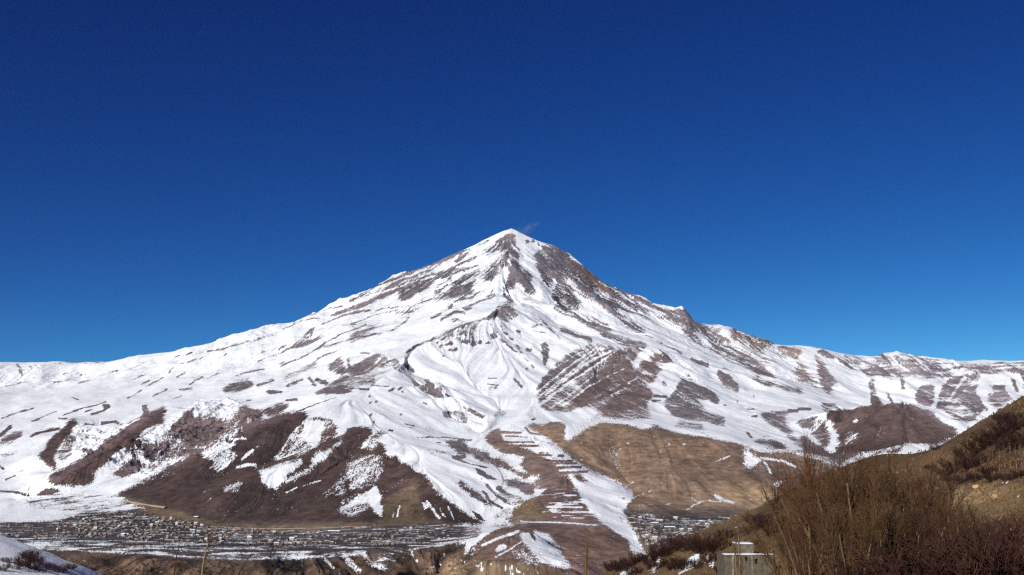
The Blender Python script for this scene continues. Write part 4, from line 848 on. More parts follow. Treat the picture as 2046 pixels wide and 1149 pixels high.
M_far = terrain_mat('mountain_ground', 1 / 8.0, 1 / 40.0, 8.0, 0.15, 1.5)
M_near = terrain_mat('hillside_ground', 1.1, 0.9, 0.45, 0.05, 0.8)
M = {
 'bark_olive': plain('bark_olive', (100, 82, 62), .9, .25, 3), 'twig_olive': plain('twig_olive', (90, 67, 45), .9, .3, .8),
 'bark_grey': plain('bark_grey', (124, 108, 88), .9, .2, 3), 'twig_brown': plain('twig_brown', (84, 58, 42), .9, .3, .8),
 'twig_red': plain('twig_red', (66, 42, 35), .9, .3, .8), 'twig_maroon': plain('twig_maroon', (60, 40, 36), .9, .3, .8),
 'twig_rust': plain('twig_rust', (92, 63, 43), .9, .3, .8),
 'twig_gold': plain('twig_gold', (122, 96, 56), .9, .2, .8), 'stem_pale': plain('stem_pale', (140, 120, 88), .8, .2, 2),
 'village_twig': plain('village_twig', (70, 62, 60), .9, .3, .1),
 'wall_mud': plain('wall_mud', (124, 106, 92), .9, .25, .3), 'wall_white': plain('wall_white', (176, 168, 160), .9, .15, .3), 'wall_grey': plain('wall_grey', (104, 99, 97), .9, .25, .3),
 'wall_pink': plain('wall_pink', (140, 108, 96), .9, .2, .3),
 'roof_tin': plain('roof_tin', (150, 152, 156), .45, .2, .2, .5), 'roof_red': plain('roof_red', (150, 66, 52), .7, .2, .2), 'roof_blue': plain('roof_blue', (84, 110, 150), .6, .2, .2),
 'roof_green': plain('roof_green', (90, 140, 110), .6, .2, .2),
 'snow': plain('snow', (240, 241, 244), .6, .02, .5), 'dark': plain('dark', (34, 30, 30), .6, .2, 1), 'road': plain('road_dirt', (158, 134, 118), .95, .12, .02),
 'stone': plain('stone', (108, 99, 84), .9, .38, 2.2), 'stone2': plain('stone2', (114, 105, 90), .9, .38, 2.2), 'boulder': plain('boulder', (186, 150, 112), .9, .2, 1.5),
}

# ------------------------------------------------------------------ the far land, split into its landforms
nx = -gx2; nyv = -gy2; nz = np.ones_like(nx)
ln = np.sqrt(nx * nx + nyv * nyv + 1)
NRM = np.stack([nx / ln, nyv / ln, nz / ln], -1).astype(np.float32)
lab_sheet = np.zeros((SH, SW), np.float32)
def land(v, pts, tile='P'):
    put(lab_sheet, cover_poly(conv(tile, pts)[0], 0), v)
land(1, [(1470,655),(1560,680),(2106,700),(2106,960),(1900,860),(1860,815),(1760,806),(1700,800),(1640,780),(1560,735),(1500,700)])
land(2, [(1640,830),(1700,812),(1760,805),(1810,804),(1855,817),(1910,865),(1990,930),(1990,1000),(1640,915)])
land(3, [(1040,850),(1125,848),(1130,885),(1200,842),(1400,872),(1640,918),(1990,1000),(1700,1050),(1500,1015),(1270,1000),(1150,925)])
land(4, [(962,870),(1000,858),(1060,862),(1150,925),(1270,1000),(1290,1149),(1160,1210),(930,1210),(930,1060),(1020,1048),(1040,1000)])
land(5, [(-60,1002),(110,978),(240,990),(330,1018),(430,1046),(600,1060),(940,1048),(935,1066),(930,1210),(-60,1210)])
land(5, [(1240,1010),(1500,1015),(1700,1050),(1700,1210),(1290,1210),(1290,1149)])
LAB = np.rint(sample(lab_sheet, PX, PY)).astype(int)
# only land in front of the crest takes those names
LAB = np.where((LAB == 1) & (YY < 8600), 2, LAB)
LAB = np.where((LAB == 2) & (YY > 8600), 1, LAB)
LAB = np.where((LAB >= 2) & (YY > 8600), 0, LAB)
LAB = np.where((LAB == 5) & (YY > 5400), 0, LAB)
fl = LAB[:-1, :-1]
far = {}
for k, nm in enumerate(['mountain', 'far_ridge', 'rounded_hill', 'bare_bluff', 'terraced_spur', 'valley_floor']):
    far[nm] = make_sheet(nm, XX, YY, H, snow, C, fl == k, M_far, normals=NRM)

def far_z(x, y):
    """ground height of the far land"""
    i = np.interp(x / y, us, np.arange(NU)); j = np.interp(math.log(y), lnY, np.arange(NY))
    i0 = int(min(max(i, 0), NU - 2)); j0 = int(min(max(j, 0), NY - 2)); f = i - i0; g = j - j0
    return float((H[j0, i0] * (1 - f) + H[j0, i0 + 1] * f) * (1 - g) + (H[j0 + 1, i0] * (1 - f) + H[j0 + 1, i0 + 1] * f) * g)
_el = H / YY
def on_far(px, py, ymin=2300.0, ymax=16000.0):
    """first point of the far land on the line of sight through a pixel"""
    X, Y, Z = at(px, py, 1.0)
    i = np.interp(X, us, np.arange(NU)); i0 = int(min(max(round(i), 0), NU - 1))
    e = _el[:, i0]
    ok = np.nonzero((e >= Z) & (ys_ > ymin) & (ys_ < ymax))[0]
    if not len(ok):
        return None
    j = ok[0]
    if j > 0:
        t = (Z - e[j - 1]) / (e[j] - e[j - 1] + 1e-12); t = min(max(t, 0), 1)
        y = ys_[j - 1] + (ys_[j] - ys_[j - 1]) * t
    else:
        y = ys_[0]
    return (X * y, y, far_z(X * y, y))
# ------------------------------------------------------------------ the near hillsides
NEAR = [
 [(1150,1165,430),(1200,1146,425),(1300,1105,420),(1400,1060,420),(1500,1020,420),(1570,985,415),(1640,950,410),(1700,926,400),(1760,906,390),(1830,906,380),(1870,895,370),(1920,865,360),(1980,830,350),(2046,790,340),(2200,720,330),(2500,600,320)],
 [(1300,1149,330),(1400,1130,290),(1500,1095,280),(1600,1060,270),(1700,1020,260),(1800,985,250),(1900,950,240),(2046,900,230),(2400,780,220)],
 [(1400,1175,200),(1500,1150,150),(1560,1149,130),(1700,1149,95),(1800,1120,110),(1900,1080,120),(2046,1020,130),(2400,900,130)],
 [(1700,1200,70),(1850,1180,62),(2046,1130,62),(2400,1050,60)],[(1560,1250,60),(1850,1300,36),(2200,1300,30)],
 [(-500,1020,290),(-200,1052,280),(0,1085,262),(60,1099,252),(110,1122,242),(165,1150,232),(230,1185,225)],[(-500,1080,200),(0,1130,190),(100,1165,180)],[(-500,1150,120),(0,1190,110),(200,1230,105)],[(-200,1300,50),(200,1330,45)],
 [(500,1290,90),(800,1330,80),(1100,1300,90),(1350,1240,110)],[(300,1240,230),(700,1270,260),(1100,1240,300)],[(400,1500,25),(1023,1560,22),(1600,1480,24)],
]
npts = []
for L in NEAR:
    for (x, y, d) in densify(L, 60):
        npts.append(at(x, y, d))
for (x, y) in ((-4, 0), (4, 0), (0, 6), (0, -30), (-40, -20), (40, -20)):
    npts.append((x, y, -1.75))
for L, steps in ((NEAR[0], ((90, 18), (350, 90), (1000, 230), (2000, 380))), (NEAR[5], ((70, 22), (350, 110), (1100, 260), (2000, 380)))):
    for (x, y, d) in densify(L, 160):
        X, Y, Z = at(x, y, d)
        for dd, drop in steps:
            s = (Y + dd) / Y
            npts.append((X * s, Y + dd, min(Z, -10) - drop))
for x in (-.5, -.3, -.1, .1):
    for y, z in ((450, -95), (900, -190), (1600, -300), (2400, -420)):
        npts.append((x * y, y, z))
N_eval = rbf(npts, 1.3, 0.0004)
nNU, nNY = 420, 300
nus = np.linspace(-0.75, 1.05, nNU)
nls = np.linspace(math.log(7.0), math.log(2600.0), nNY); nys = np.exp(nls)
nU, nY = np.meshgrid(nus, nys); nX = nU * nY
nH = N_eval(nX, nY)
nH = nH + np.clip(nY / 250, 0.05, 1.2) * (fbm(nX, nY, 60, 4, .5, 5) * 4.0 + ridged(nX, nY, 22, 3, .5, 9) * 2.6)
# hold the hill's edge to the line traced in image pixels
_c = np.array([at(x, y, d) for x, y, d in NEAR[0]]); _u = _c[:, 0] / _c[:, 1]
_we = np.interp(nus, _u, _c[:, 2] / _c[:, 1]); _wy = np.interp(nus, _u, _c[:, 1])
_on = np.clip((nus - (_u[0] - .05)) / .05, 0, 1)
for _ in range(4):
    have = np.where((nY > 90) & (nY < 800), nH / nY, -9).max(axis=0)
    d_ = blur((_we - have)[None, :].astype(np.float32), 4)[0] * _wy * _on
    g_ = np.clip(1 - np.abs(nY - _wy[None, :]) / np.where(nY < _wy[None, :], 260.0, 300.0), 0, 1)
    nH = nH + d_[None, :] * g_
nPX, nPY = to_px(nX, nY, nH)
# what grows and lies there, plus one sunlit patch put into the ground colour
snow_sheet[:] = 0.05
run('P', [
 ('p', .80, 2, [(-60,1040),(0,1082),(60,1096),(120,1120),(170,1149),(240,1210),(-60,1210)]),
 ('p', .45, 3, [(10,1112),(60,1106),(150,1138),(170,1160),(20,1160),(30,1130)]),
 ('p', .75, 2, [(0,1095),(40,1098),(60,1108),(0,1118)]),
 ('s', .8, 3, [(1415,1072),(1450,1060),(1500,1043),(1540,1032)]), ('s', .85, 5, [(1537,1043),(1560,1050),(1578,1057)]), ('s', .6, 3, [(1480,1048),(1530,1035)]),
 ('s', .85, 4, [(1905,967),(1925,955)]), ('s', .7, 3, [(1995,965),(2025,961)]), ('s', .7, 2, [(1975,991),(2035,993)]), ('s', .7, 3, [(1920,996),(1945,998)]),
 ('s', .95, 6, [(1615,1112),(1640,1112),(1690,1120)]), ('s', .8, 4, [(1380,1110),(1440,1112)]), ('p', .42, 2, [(1230,1145),(1290,1128),(1340,1135),(1400,1120),(1440,1128),(1400,1149),(1240,1155)]),
 ('s', .85, 5, [(1375,1118),(1400,1112)]), ('s', .85, 5, [(1420,1125),(1446,1122)]), ('s', .8, 4, [(1290,1115),(1325,1113)]), ('s', .8, 4, [(1405,1138),(1440,1134)]),
 ('p', .55, 2, [(1990,1110),(2030,1118),(2046,1149),(1990,1149)]), ('s', .75, 4, [(1700,1142),(1760,1148)]),
 ('s', .9, 4, [(1822,906),(1860,895)]), ('s', .6, 3, [(1650,1075),(1700,1090)]),
])
nS = sample(snow_sheet, nPX + fbm(nX, nY, 9, 3, .6, 8) * 5, nPY + fbm(nX, nY, 9, 3, .6, 18) * 3)
nsn = nS + 0.5 * fbm(nX, nY, 8, 4, .6, 44) * (nS > 0.1)
nsn = np.where(nPX < 300, np.maximum(nsn, np.where((nX < -10) & (nY > 60), 0.75, 0)), nsn)
col_sheet[:] = lin(96, 76, 55)
paint((112,91,66), 8, [(1240,1149),(1400,1060),(1560,995),(1560,1020),(1450,1080)])
paint((102,81,57), 8, [(1700,930),(1830,910),(1980,830),(2046,795),(2046,830),(1880,930),(1800,985)])
paint((146,120,86), 6, [(1880,970),(2046,965),(2046,1010),(1960,1030),(1900,1000)])  # lit patch of the bank: sunlight painted as paler ground
paint((88,64,48), 8, [(1900,940),(2046,840),(2046,960),(1930,965)])
paint((122,99,68), 8, [(1440,1110),(1600,1100),(1600,1160),(1440,1160)])
paint((70,54,44), 10, [(1650,1060),(1850,1040),(2106,1030),(2106,1210),(1600,1210)])
nC = sample(col_sheet, nPX, nPY)
nC = np.clip(nC * (1 + 0.7 * fbm(nX, nY, 14, 4, .6, 91) + 0.5 * fbm(nX, nY, 60, 3, .6, 92))[..., None], 0.008, 0.5)
near_o = make_sheet('hillside', nX, nY, nH, nsn, nC, None, M_near)

def near_z(x, y):
    i = (x / y - nus[0]) / (nus[1] - nus[0]); j = (math.log(y) - nls[0]) / (nls[1] - nls[0])
    i0 = int(min(max(i, 0), nNU - 2)); j0 = int(min(max(j, 0), nNY - 2)); f = min(max(i - i0, 0), 1); g = min(max(j - j0, 0), 1)
    return float((nH[j0, i0] * (1 - f) + nH[j0, i0 + 1] * f) * (1 - g) + (nH[j0 + 1, i0] * (1 - f) + nH[j0 + 1, i0 + 1] * f) * g)
_nel = nH / nY
def on_near(px, py, ymin=20.0, ymax=900.0):
    X, Y, Z = at(px, py, 1.0)
    i0 = int(min(max(round((X - nus[0]) / (nus[1] - nus[0])), 0), nNU - 1))
    e = _nel[:, i0]
    ok = np.nonzero((e >= Z) & (nys > ymin) & (nys < ymax))[0]
    if not len(ok):
        return None
    y = nys[ok[0]]
    return (X * y, y, near_z(X * y, y))
# the back of the land, out to the horizon: one sheet under everything
g = bpy.data.meshes.new('ground')
g.from_pydata([(-60000, -3000, -1400), (60000, -3000, -1400), (60000, 80000, -1400), (-60000, 80000, -1400)], [], [(0, 1, 2, 3)])
g.materials.append(plain('lowland', (120, 104, 92), .95, .2, .002))
go = bpy.data.objects.new('ground', g); col.objects.link(go); tag(go, kind='structure')
# ------------------------------------------------------------------ mesh helpers for things
def mesh_obj(name, verts, faces, mats, parent=None, mi=None, smooth=False):
    me = bpy.data.meshes.new(name)
    me.from_pydata(verts, [], faces)
    for m in (mats if isinstance(mats, (list, tuple)) else [mats]):
        me.materials.append(m)
    if mi is not None:
        me.polygons.foreach_set('material_index', mi)
    if smooth:
        me.polygons.foreach_set('use_smooth', [True] * len(me.polygons))
    me.update()
    o = bpy.data.objects.new(name, me); col.objects.link(o)
    o.parent = parent
    return o

def empty(name, loc, rz=0.0, sc=1.0):
    o = bpy.data.objects.new(name, None); col.objects.link(o)
    o.empty_display_size = 0.5
    o.location = loc; o.rotation_euler = (0, 0, rz); o.scale = (sc, sc, sc) if not isinstance(sc, tuple) else sc
    return o

def copy_thing(root, loc, rz, sc):
    r = root.copy(); col.objects.link(r)
    r.location = loc; r.rotation_euler = (0, 0, rz); r.scale = (sc, sc, sc) if not isinstance(sc, tuple) else sc
    for ch in root.children:
        c = ch.copy(); col.objects.link(c); c.parent = r
    return r

def tubes(segs, sides):
    """verts, faces of open tubes"""
    A = np.array([s[0] for s in segs], np.float64); B = np.array([s[1] for s in segs], np.float64)
    ra = np.array([s[2] for s in segs]); rb = np.array([s[3] for s in segs])
    d = B - A; d /= (np.linalg.norm(d, axis=1, keepdims=True) + 1e-9)
    h = np.where(np.abs(d[:, 2:3]) > 0.9, np.array([[1.0, 0, 0]]), np.array([[0, 0, 1.0]]))
    u = np.cross(d, h); u /= (np.linalg.norm(u, axis=1, keepdims=True) + 1e-9)
    v = np.cross(d, u)
    ang = np.arange(sides) * 2 * math.pi / sides
    ring = u[:, None, :] * np.cos(ang)[None, :, None] + v[:, None, :] * np.sin(ang)[None, :, None]
    va = A[:, None, :] + ring * ra[:, None, None]; vb = B[:, None, :] + ring * rb[:, None, None]
    V = np.concatenate([va, vb], 1).reshape(-1, 3)
    base = (np.arange(len(segs)) * 2 * sides)[:, None]
    k = np.arange(sides)[None, :]; k2 = (np.arange(sides) + 1)[None, :] % sides
    Fq = np.stack([base + k, base + k2, base + sides + k2, base + sides + k], -1).reshape(-1, 4)
    return V, Fq

def np_mesh(name, V, Fq, mat, smooth=True):
    me = bpy.data.meshes.new(name)
    me.vertices.add(len(V)); me.vertices.foreach_set('co', np.asarray(V, np.float32).ravel())
    me.loops.add(Fq.size); me.loops.foreach_set('vertex_index', Fq.ravel().astype(np.int32))
    me.polygons.add(len(Fq)); me.polygons.foreach_set('loop_start', np.arange(0, Fq.size, 4, dtype=np.int32))
    me.polygons.foreach_set('use_smooth', np.full(len(Fq), smooth))
    me.update(calc_edges=True)
    me.materials.append(mat)
    return me

def rnd_perp(d, R):
    a = Vector((R.gauss(0, 1), R.gauss(0, 1), R.gauss(0, 1)))
    p = a - d * a.dot(d)
    return p.normalized() if p.length > 1e-6 else Vector((1, 0, 0))

def branch(p, d, L, r, lev, P, out, R):
    n = P['n'][lev]; st = L / n
    for i in range(n):
        d = (d + rnd_perp(d, R) * P['wander'][lev] + Vector((0, 0, P['up'][lev]))).normalized()
        q = p + d * st
        r2 = max(r * (1 - 0.75 / n), P['rmin'])
        out[lev].append((tuple(p), tuple(q), r, r2))
        if lev + 1 < len(P['n']) and (i + 1) / n > P['start'][lev]:
            kk = P['kids'][lev]; k = int(kk) + (1 if R.random() < kk - int(kk) else 0)
            for _ in range(k):
                a = P['ang'][lev] * R.uniform(0.6, 1.3)
                nd = (d * math.cos(a) + rnd_perp(d, R) * math.sin(a)).normalized()
                pos = p + (q - p) * R.uniform(0.2, 1.0)
                branch(pos, nd, L * P['len'][lev] * R.uniform(0.65, 1.25) * (1.15 - 0.5 * i / n), r2 * P['rad'], lev + 1, P, out, R)
        p = q; r = r2

def make_tree(name, seed, P, stems, bark, twig):
    """bare tree or shrub: trunk = the stems, crown = the boughs and twigs"""
    R = random.Random(seed)
    out = [[] for _ in P['n']]
    for s in range(stems):
        a = 2 * math.pi * (s + R.random() * 0.6) / stems
        t = P['lean'] * R.uniform(0.35, 1.15) if stems > 1 else 0.03
        d = Vector((math.sin(t) * math.cos(a), math.sin(t) * math.sin(a), math.cos(t)))
        o = Vector((math.cos(a), math.sin(a), 0)) * (P['base'] * R.uniform(0.3, 1.0) if stems > 1 else 0)
        branch(o + Vector((0, 0, -0.3)), d, P['L'] * R.uniform(0.75, 1.1), P['r'] * R.uniform(0.7, 1.1), 0, P, out, R)
    zt = max(s[1][2] for lv in out for s in lv)
    root = empty(name, (0, 0, 0))
    n0 = P['n'][0]
    sm = [s for lv in out[1:] for s in lv]
    if stems > 8:                       # a shrub's stems are too fine to pick apart
        sm = out[0] + sm
    else:
        for k in range(stems):
            V, Fq = tubes(out[0][k * n0:(k + 1) * n0], 6)
            t = bpy.data.objects.new('trunk', np_mesh('trunk', V, Fq, bark)); col.objects.link(t); t.parent = root
    V, Fq = tubes(sm, 3)
    c = bpy.data.objects.new('crown', np_mesh('crown', V, Fq, twig)); col.objects.link(c); c.parent = root
    c['kind'] = 'stuff'
    return root, zt

WILLOW = dict(n=[7, 5, 4, 2], start=[.25, .15, .1, 0], kids=[1.4, 1.45, 1.6, 0], len=[.52, .5, .45, 0], ang=[.5, .55, .6, 0], wander=[.07, .13, .18, .2], up=[.03, .10, .09, .05], rad=.55, rmin=.012, lean=.55, base=.5, L=6.6, r=.19)
BROAD = dict(n=[7, 5, 4, 2], start=[.2, .15, .1, 0], kids=[2.6, 1.8, 1.8, 0], len=[.55, .5, .42, 0], ang=[.6, .6, .65, 0], wander=[.06, .14, .2, .2], up=[.0, .09, .08, .05], rad=.55, rmin=.012, lean=.3, base=.3, L=7.0, r=.2)
SHRUB = dict(n=[4, 4, 3], start=[.1, .1, 0], kids=[2.0, 2.0, 0], len=[.6, .5, 0], ang=[.55, .6, 0], wander=[.14, .2, .22], up=[.04, .06, .05], rad=.6, rmin=.014, lean=.8, base=.7, L=1.9, r=.035)
POPLAR = dict(n=[12, 5, 3], start=[.12, .1, 0], kids=[2.6, 1.6, 0], len=[.23, .45, 0], ang=[.42, .4, 0], wander=[.015, .06, .1], up=[.02, .16, .12], rad=.42, rmin=.012, lean=.03, base=.1, L=9.0, r=.13)

protos = {}
def proto(key, kind, name, n, P, stems, bark, twig):
    protos[key] = [make_tree(name, 100 * kind + i, P, stems[i % len(stems)], bark, twig) for i in range(n)]
proto('willow', 1, 'bare_tree', 3, WILLOW, [6, 5, 7], M['bark_olive'], M['twig_olive'])
proto('brown', 2, 'bare_tree', 2, WILLOW, [5, 6], M['bark_grey'], M['twig_brown'])
proto('rust', 8, 'bare_tree', 2, WILLOW, [5, 6], M['bark_olive'], M['twig_rust'])
proto('broad', 3, 'bare_tree', 1, BROAD, [2], M['bark_grey'], M['twig_olive'])
proto('redshrub', 4, 'bare_shrub', 3, SHRUB, [11, 13, 9], M['twig_red'], M['twig_red'])
proto('maroon', 5, 'bare_shrub', 2, SHRUB, [12, 14], M['twig_maroon'], M['twig_maroon'])
proto('poplar', 6, 'poplar_tree', 2, POPLAR, [1], M['stem_pale'], M['twig_olive'])
proto('gold', 7, 'poplar_tree', 1, POPLAR, [1], M['twig_gold'], M['twig_gold'])
used = set()
def plant(key, i, loc, height, label, cat, group, R, wide=1.0):
    i = i % len(protos[key])
    root, zt = protos[key][i]
    s = height / zt
    sc = (s * wide, s * wide, s)
    rz = R.uniform(0, 6.28)
    if (key, i) not in used:
        used.add((key, i)); o = root
        o.location = loc; o.rotation_euler = (0, 0, rz); o.scale = sc
    else:
        o = copy_thing(root, loc, rz, sc)
    return tag(o, label, cat, group)
ORD = ['leftmost', 'second', 'third', 'fourth', 'fifth', 'sixth', 'seventh', 'eighth', 'ninth', 'tenth', 'eleventh', 'twelfth', 'thirteenth', 'fourteenth', 'fifteenth', 'sixteenth',
       'seventeenth', 'eighteenth', 'nineteenth', 'twentieth', 'twenty-first', 'twenty-second', 'twenty-third', 'twenty-fourth', 'twenty-fifth', 'twenty-sixth', 'twenty-seventh', 'twenty-eighth', 'twenty-ninth', 'thirtieth',
       'thirty-first', 'thirty-second', 'thirty-third', 'thirty-fourth', 'thirty-fifth', 'thirty-sixth', 'thirty-seventh', 'thirty-eighth', 'thirty-ninth', 'fortieth']
def nth(i):
    return ORD[0] if i == 0 else ORD[i] + ' from the left'

R = random.Random(5)
# thicket of bare trees, lower right: (px of the stem, py of the crown top, distance, kind)
THICKET = sorted([(1578,990,104,'willow'),(1606,915,98,'willow'),(1632,912,94,'rust'),(1668,925,88,'willow'),(1700,930,80,'rust'),(1735,905,84,'willow'),(1768,922,90,'brown'),(1800,900,94,'rust'),
           (1836,942,92,'brown'),(1868,972,88,'willow'),(1900,1004,82,'brown'),(1938,1028,78,'brown'),(1620,1000,74,'rust'),(1690,1000,66,'willow'),(1760,985,68,'broad'),(1832,1000,70,'brown'),
           (1975,1036,74,'brown'),(2015,1026,76,'brown'),(2050,1020,74,'brown')])
for k, (px, py, Y, kind) in enumerate(THICKET):
    X, _, Zt = at(px, py, Y)
    zg = near_z(X, Y)
    colr = {'willow': 'olive', 'brown': 'brown', 'rust': 'rust-coloured', 'broad': 'broad olive'}[kind]
    plant(kind, k, (X, Y, zg), max(2.5, (Zt - zg) * 1.13), f'bare {colr} tree, {nth(k)} in the lower right thicket', 'tree', 'bare trees of the lower right thicket', R, .68 if px < 1640 else .85)
# reddish undergrowth in front of the thicket, right corner
UNDER = sorted([(1860,1062),(1890,1050),(1915,1068),(1945,1040),(1970,1060),(1995,1038),(2025,1050),(2046,1032),(1880,1100),(1930,1105),(1980,1100),(2035,1095),(1840,1110),(1905,1130),(1960,1128),(2010,1132),(1790,1095),(1740,1100)])
for k, (px, py) in enumerate(UNDER):
    Y = 58 + R.uniform(-4, 8)
    X, _, Zt = at(px, py, Y)
    zg = near_z(X, Y)
    plant('redshrub', k, (X, Y, zg), max(1.6, Zt - zg), f'dark red bare shrub, {nth(k)} in the undergrowth at the lower right corner', 'shrub', 'red undergrowth at the lower right', R, 1.15)
# maroon bushes on the grass slope
SLOPE = sorted([(1895,944,26),(1915,925,34),(1937,905,36),(1957,888,36),(1977,878,34),(1996,868,36),(2016,858,36),(2038,850,34),(1962,915,32),(1940,932,26),(2008,882,34),(2040,888,40),(2024,836,26),(2005,846,22),(1868,900,12),(1858,942,12),
          (1925,958,22),(1955,960,22),(1985,958,20),(2015,956,20),(2042,952,22),(1900,962,16),(1975,940,22)])
k = 0
for (px, py, size) in SLOPE:
    g = on_near(px, py + size * .45)
    if g is None:
        continue
    h = size * g[1] / F * 1.0
    plant('maroon', k, g, h, f'dark maroon bush on the grassy slope, {nth(k)} of the bushes there', 'bush', 'maroon bushes on the grassy slope', R, 1.25)
    k += 1
# young pale poplars between those bushes
YP = [(1962,905,46),(1974,900,48),(1986,896,50),(1998,893,52),(2009,890,50),(2020,890,52),(2032,888,54),(2043,884,56)]
k = 0
for (px, py, size) in YP:
    g = on_near(px, py + size)
    if g is None:
        continue
    plant('poplar', k, g, size * g[1] / F, f'slim young poplar among maroon bushes on the slope, {nth(k)}', 'tree', 'young poplars on the grassy slope', R, .7)
    k += 1
# shrubs along the lower edge, centre right
LOW = sorted([(1205,1146,18),(1222,1143,20),(1240,1140,22),(1258,1136,20),(1276,1130,20),(1294,1124,22),(1312,1121,24),(1330,1116,26),(1350,1112,28),(1372,1106,30),(1393,1104,32),(1412,1106,34),(1432,1104,34),(1348,1140,26),(1375,1142,24),(1310,1146,20),(1420,1132,20),(1397,1146,18),
        (1450,1078,22),(1520,1062,30),(1545,1066,34),(1500,1074,24),(1265,1148,18),(1440,1146,16)])
k = 0
for (px, py, size) in LOW:
    g = on_near(px, py)
    if g is None:
        continue
    plant('redshrub' if k % 3 else 'maroon', k, g, size * g[1] / F * 1.1, f'dark red bare shrub, {nth(k)} along the lower edge right of centre', 'shrub', 'red shrubs along the lower edge', R, 1.3)
    k += 1
# shrubs on the snowy slope, lower left corner
LEFT = sorted([(30,1140,22),(48,1138,24),(66,1142,22),(84,1146,20),(12,1128,12),(100,1140,14),(120,1146,16),(140,1150,14),(75,1128,14),(52,1120,18),(60,1118,20),(5,1146,14)])
k = 0
for (px, py, size) in LEFT:
    g = on_near(px, py)
    if g is None:
        continue
    plant('maroon' if k % 2 else 'redshrub', k, g, size * g[1] / F * 1.1, f'dark bare shrub in the snow at the lower left corner, {nth(k)}', 'shrub', 'shrubs on the snowy slope', R, 1.1)
    k += 1
# single poplars
for key, px, py, Y, lab in (('gold', 1165, 1058, 75, 'thin golden poplar standing alone below the terraced spur'),
                            ('poplar', 1468, 1052, 125, 'pale slim poplar in front of the stone hut, left of the pair'),
                            ('poplar', 1477, 1046, 127, 'pale slim poplar in front of the stone hut, right of the pair'),
                            ('poplar', 1607, 858, 112, 'tall thin pale poplar rising above the thicket'),
                            ('gold', 1453, 1064, 150, 'short golden poplar behind the left corner of the stone hut'),
                            ('poplar', 1755, 1050, 64, 'slim pale straight trunk in the middle of the thicket')):
    X, _, Zt = at(px, py, Y)
    zg = near_z(X, Y)
    plant(key, 0 if key == 'gold' else px, (X, Y, zg), Zt - zg, lab, 'tree', None, R, .45 if key == 'gold' else .7)

# thin shoots in the foreground, left
def shoot(name, label, line, Y, r, seed, twigs):
    Rr = random.Random(seed)
    P = [Vector(at(px, py, Y)) for px, py in line]
    b = Vector((P[0].x - 0.05, Y, near_z(P[0].x, Y) - 0.1))
    root = empty(name, tuple(b))
    P = [Vector((0, 0, 0))] + [p - b for p in P]
    st = []; tw = []
    n = len(P) - 1
    for i in range(n):
        ra = r * (1 - 0.8 * i / n); rb = r * (1 - 0.8 * (i + 1) / n)
        st.append((tuple(P[i]), tuple(P[i + 1]), ra, rb))
        if i >= 1:
            for _ in range(twigs):
                o = P[i] + (P[i + 1] - P[i]) * Rr.random()
                d = (P[i + 1] - P[i]).normalized() + Vector((Rr.uniform(-.7, .7), Rr.uniform(-.5, .5), Rr.uniform(-.1, .3)))
                L = Rr.uniform(.08, .3)
                tw.append((tuple(o), tuple(o + d.normalized() * L), rb * .6, .002))
    V, Fq = tubes(st, 6); o = bpy.data.objects.new('stem', np_mesh('stem', V, Fq, M['stem_pale'] if seed == 2 else M['twig_brown'])); col.objects.link(o); o.parent = root
    V, Fq = tubes(tw, 3); o = bpy.data.objects.new('twigs', np_mesh('twigs', V, Fq, M['twig_brown'])); col.objects.link(o); o.parent = root
    tag(root, label, 'sapling', 'foreground saplings')
shoot('bare_sapling', 'dark thin bare sapling, leftmost of the three saplings in front of the village', [(346,1165),(351,1122),(357,1092),(360,1072),(363,1054)], 20, .014, 1, 5)
shoot('bare_sapling', 'pale bare sapling with a forked tip, middle one in front of the village', [(402,1165),(407,1120),(412,1098),(418,1082),(426,1066),(438,1050),(447,1036)], 20, .017, 2, 6)
shoot('bare_sapling', 'short leaning bare sapling, rightmost of the three in front of the village', [(470,1162),(480,1140),(489,1125),(498,1112),(504,1106)], 20, .013, 3, 3)

# ------------------------------------------------------------------ stone hut
def box(x0, x1, y0, y1, z0, z1):
    return [(x0, y0, z0), (x1, y0, z0), (x1, y1, z0), (x0, y1, z0), (x0, y0, z1), (x1, y0, z1), (x1, y1, z1), (x0, y1, z1)], [(0, 3, 2, 1), (4, 5, 6, 7), (0, 1, 5, 4), (1, 2, 6, 5), (2, 3, 7, 6), (3, 0, 4, 7)]
def join(parts):
    V = []; Fc = []
    for v, f in parts:
        o = len(V); V += v; Fc += [tuple(i + o for i in q) for q in f]
    return V, Fc
def bevelled(o, w):
    bm = bmesh.new(); bm.from_mesh(o.data)
    bmesh.ops.bevel(bm, geom=bm.edges[:], offset=w, segments=1, affect='EDGES')
    bm.to_mesh(o.data); bm.free()
YB = 140.0
xl, _, zt = at(1447, 1108, YB); xr = at(1545, 1108, YB)[0]
zb = min(near_z(xl, YB), near_z(xr, YB), at(1447, 1150, YB)[2]) - 0.5
hx = (xl + xr) / 2
hut = empty('stone_hut', (hx, YB, zb))
w2 = (xr - xl) / 2; hz = zt - zb; D = 5.0
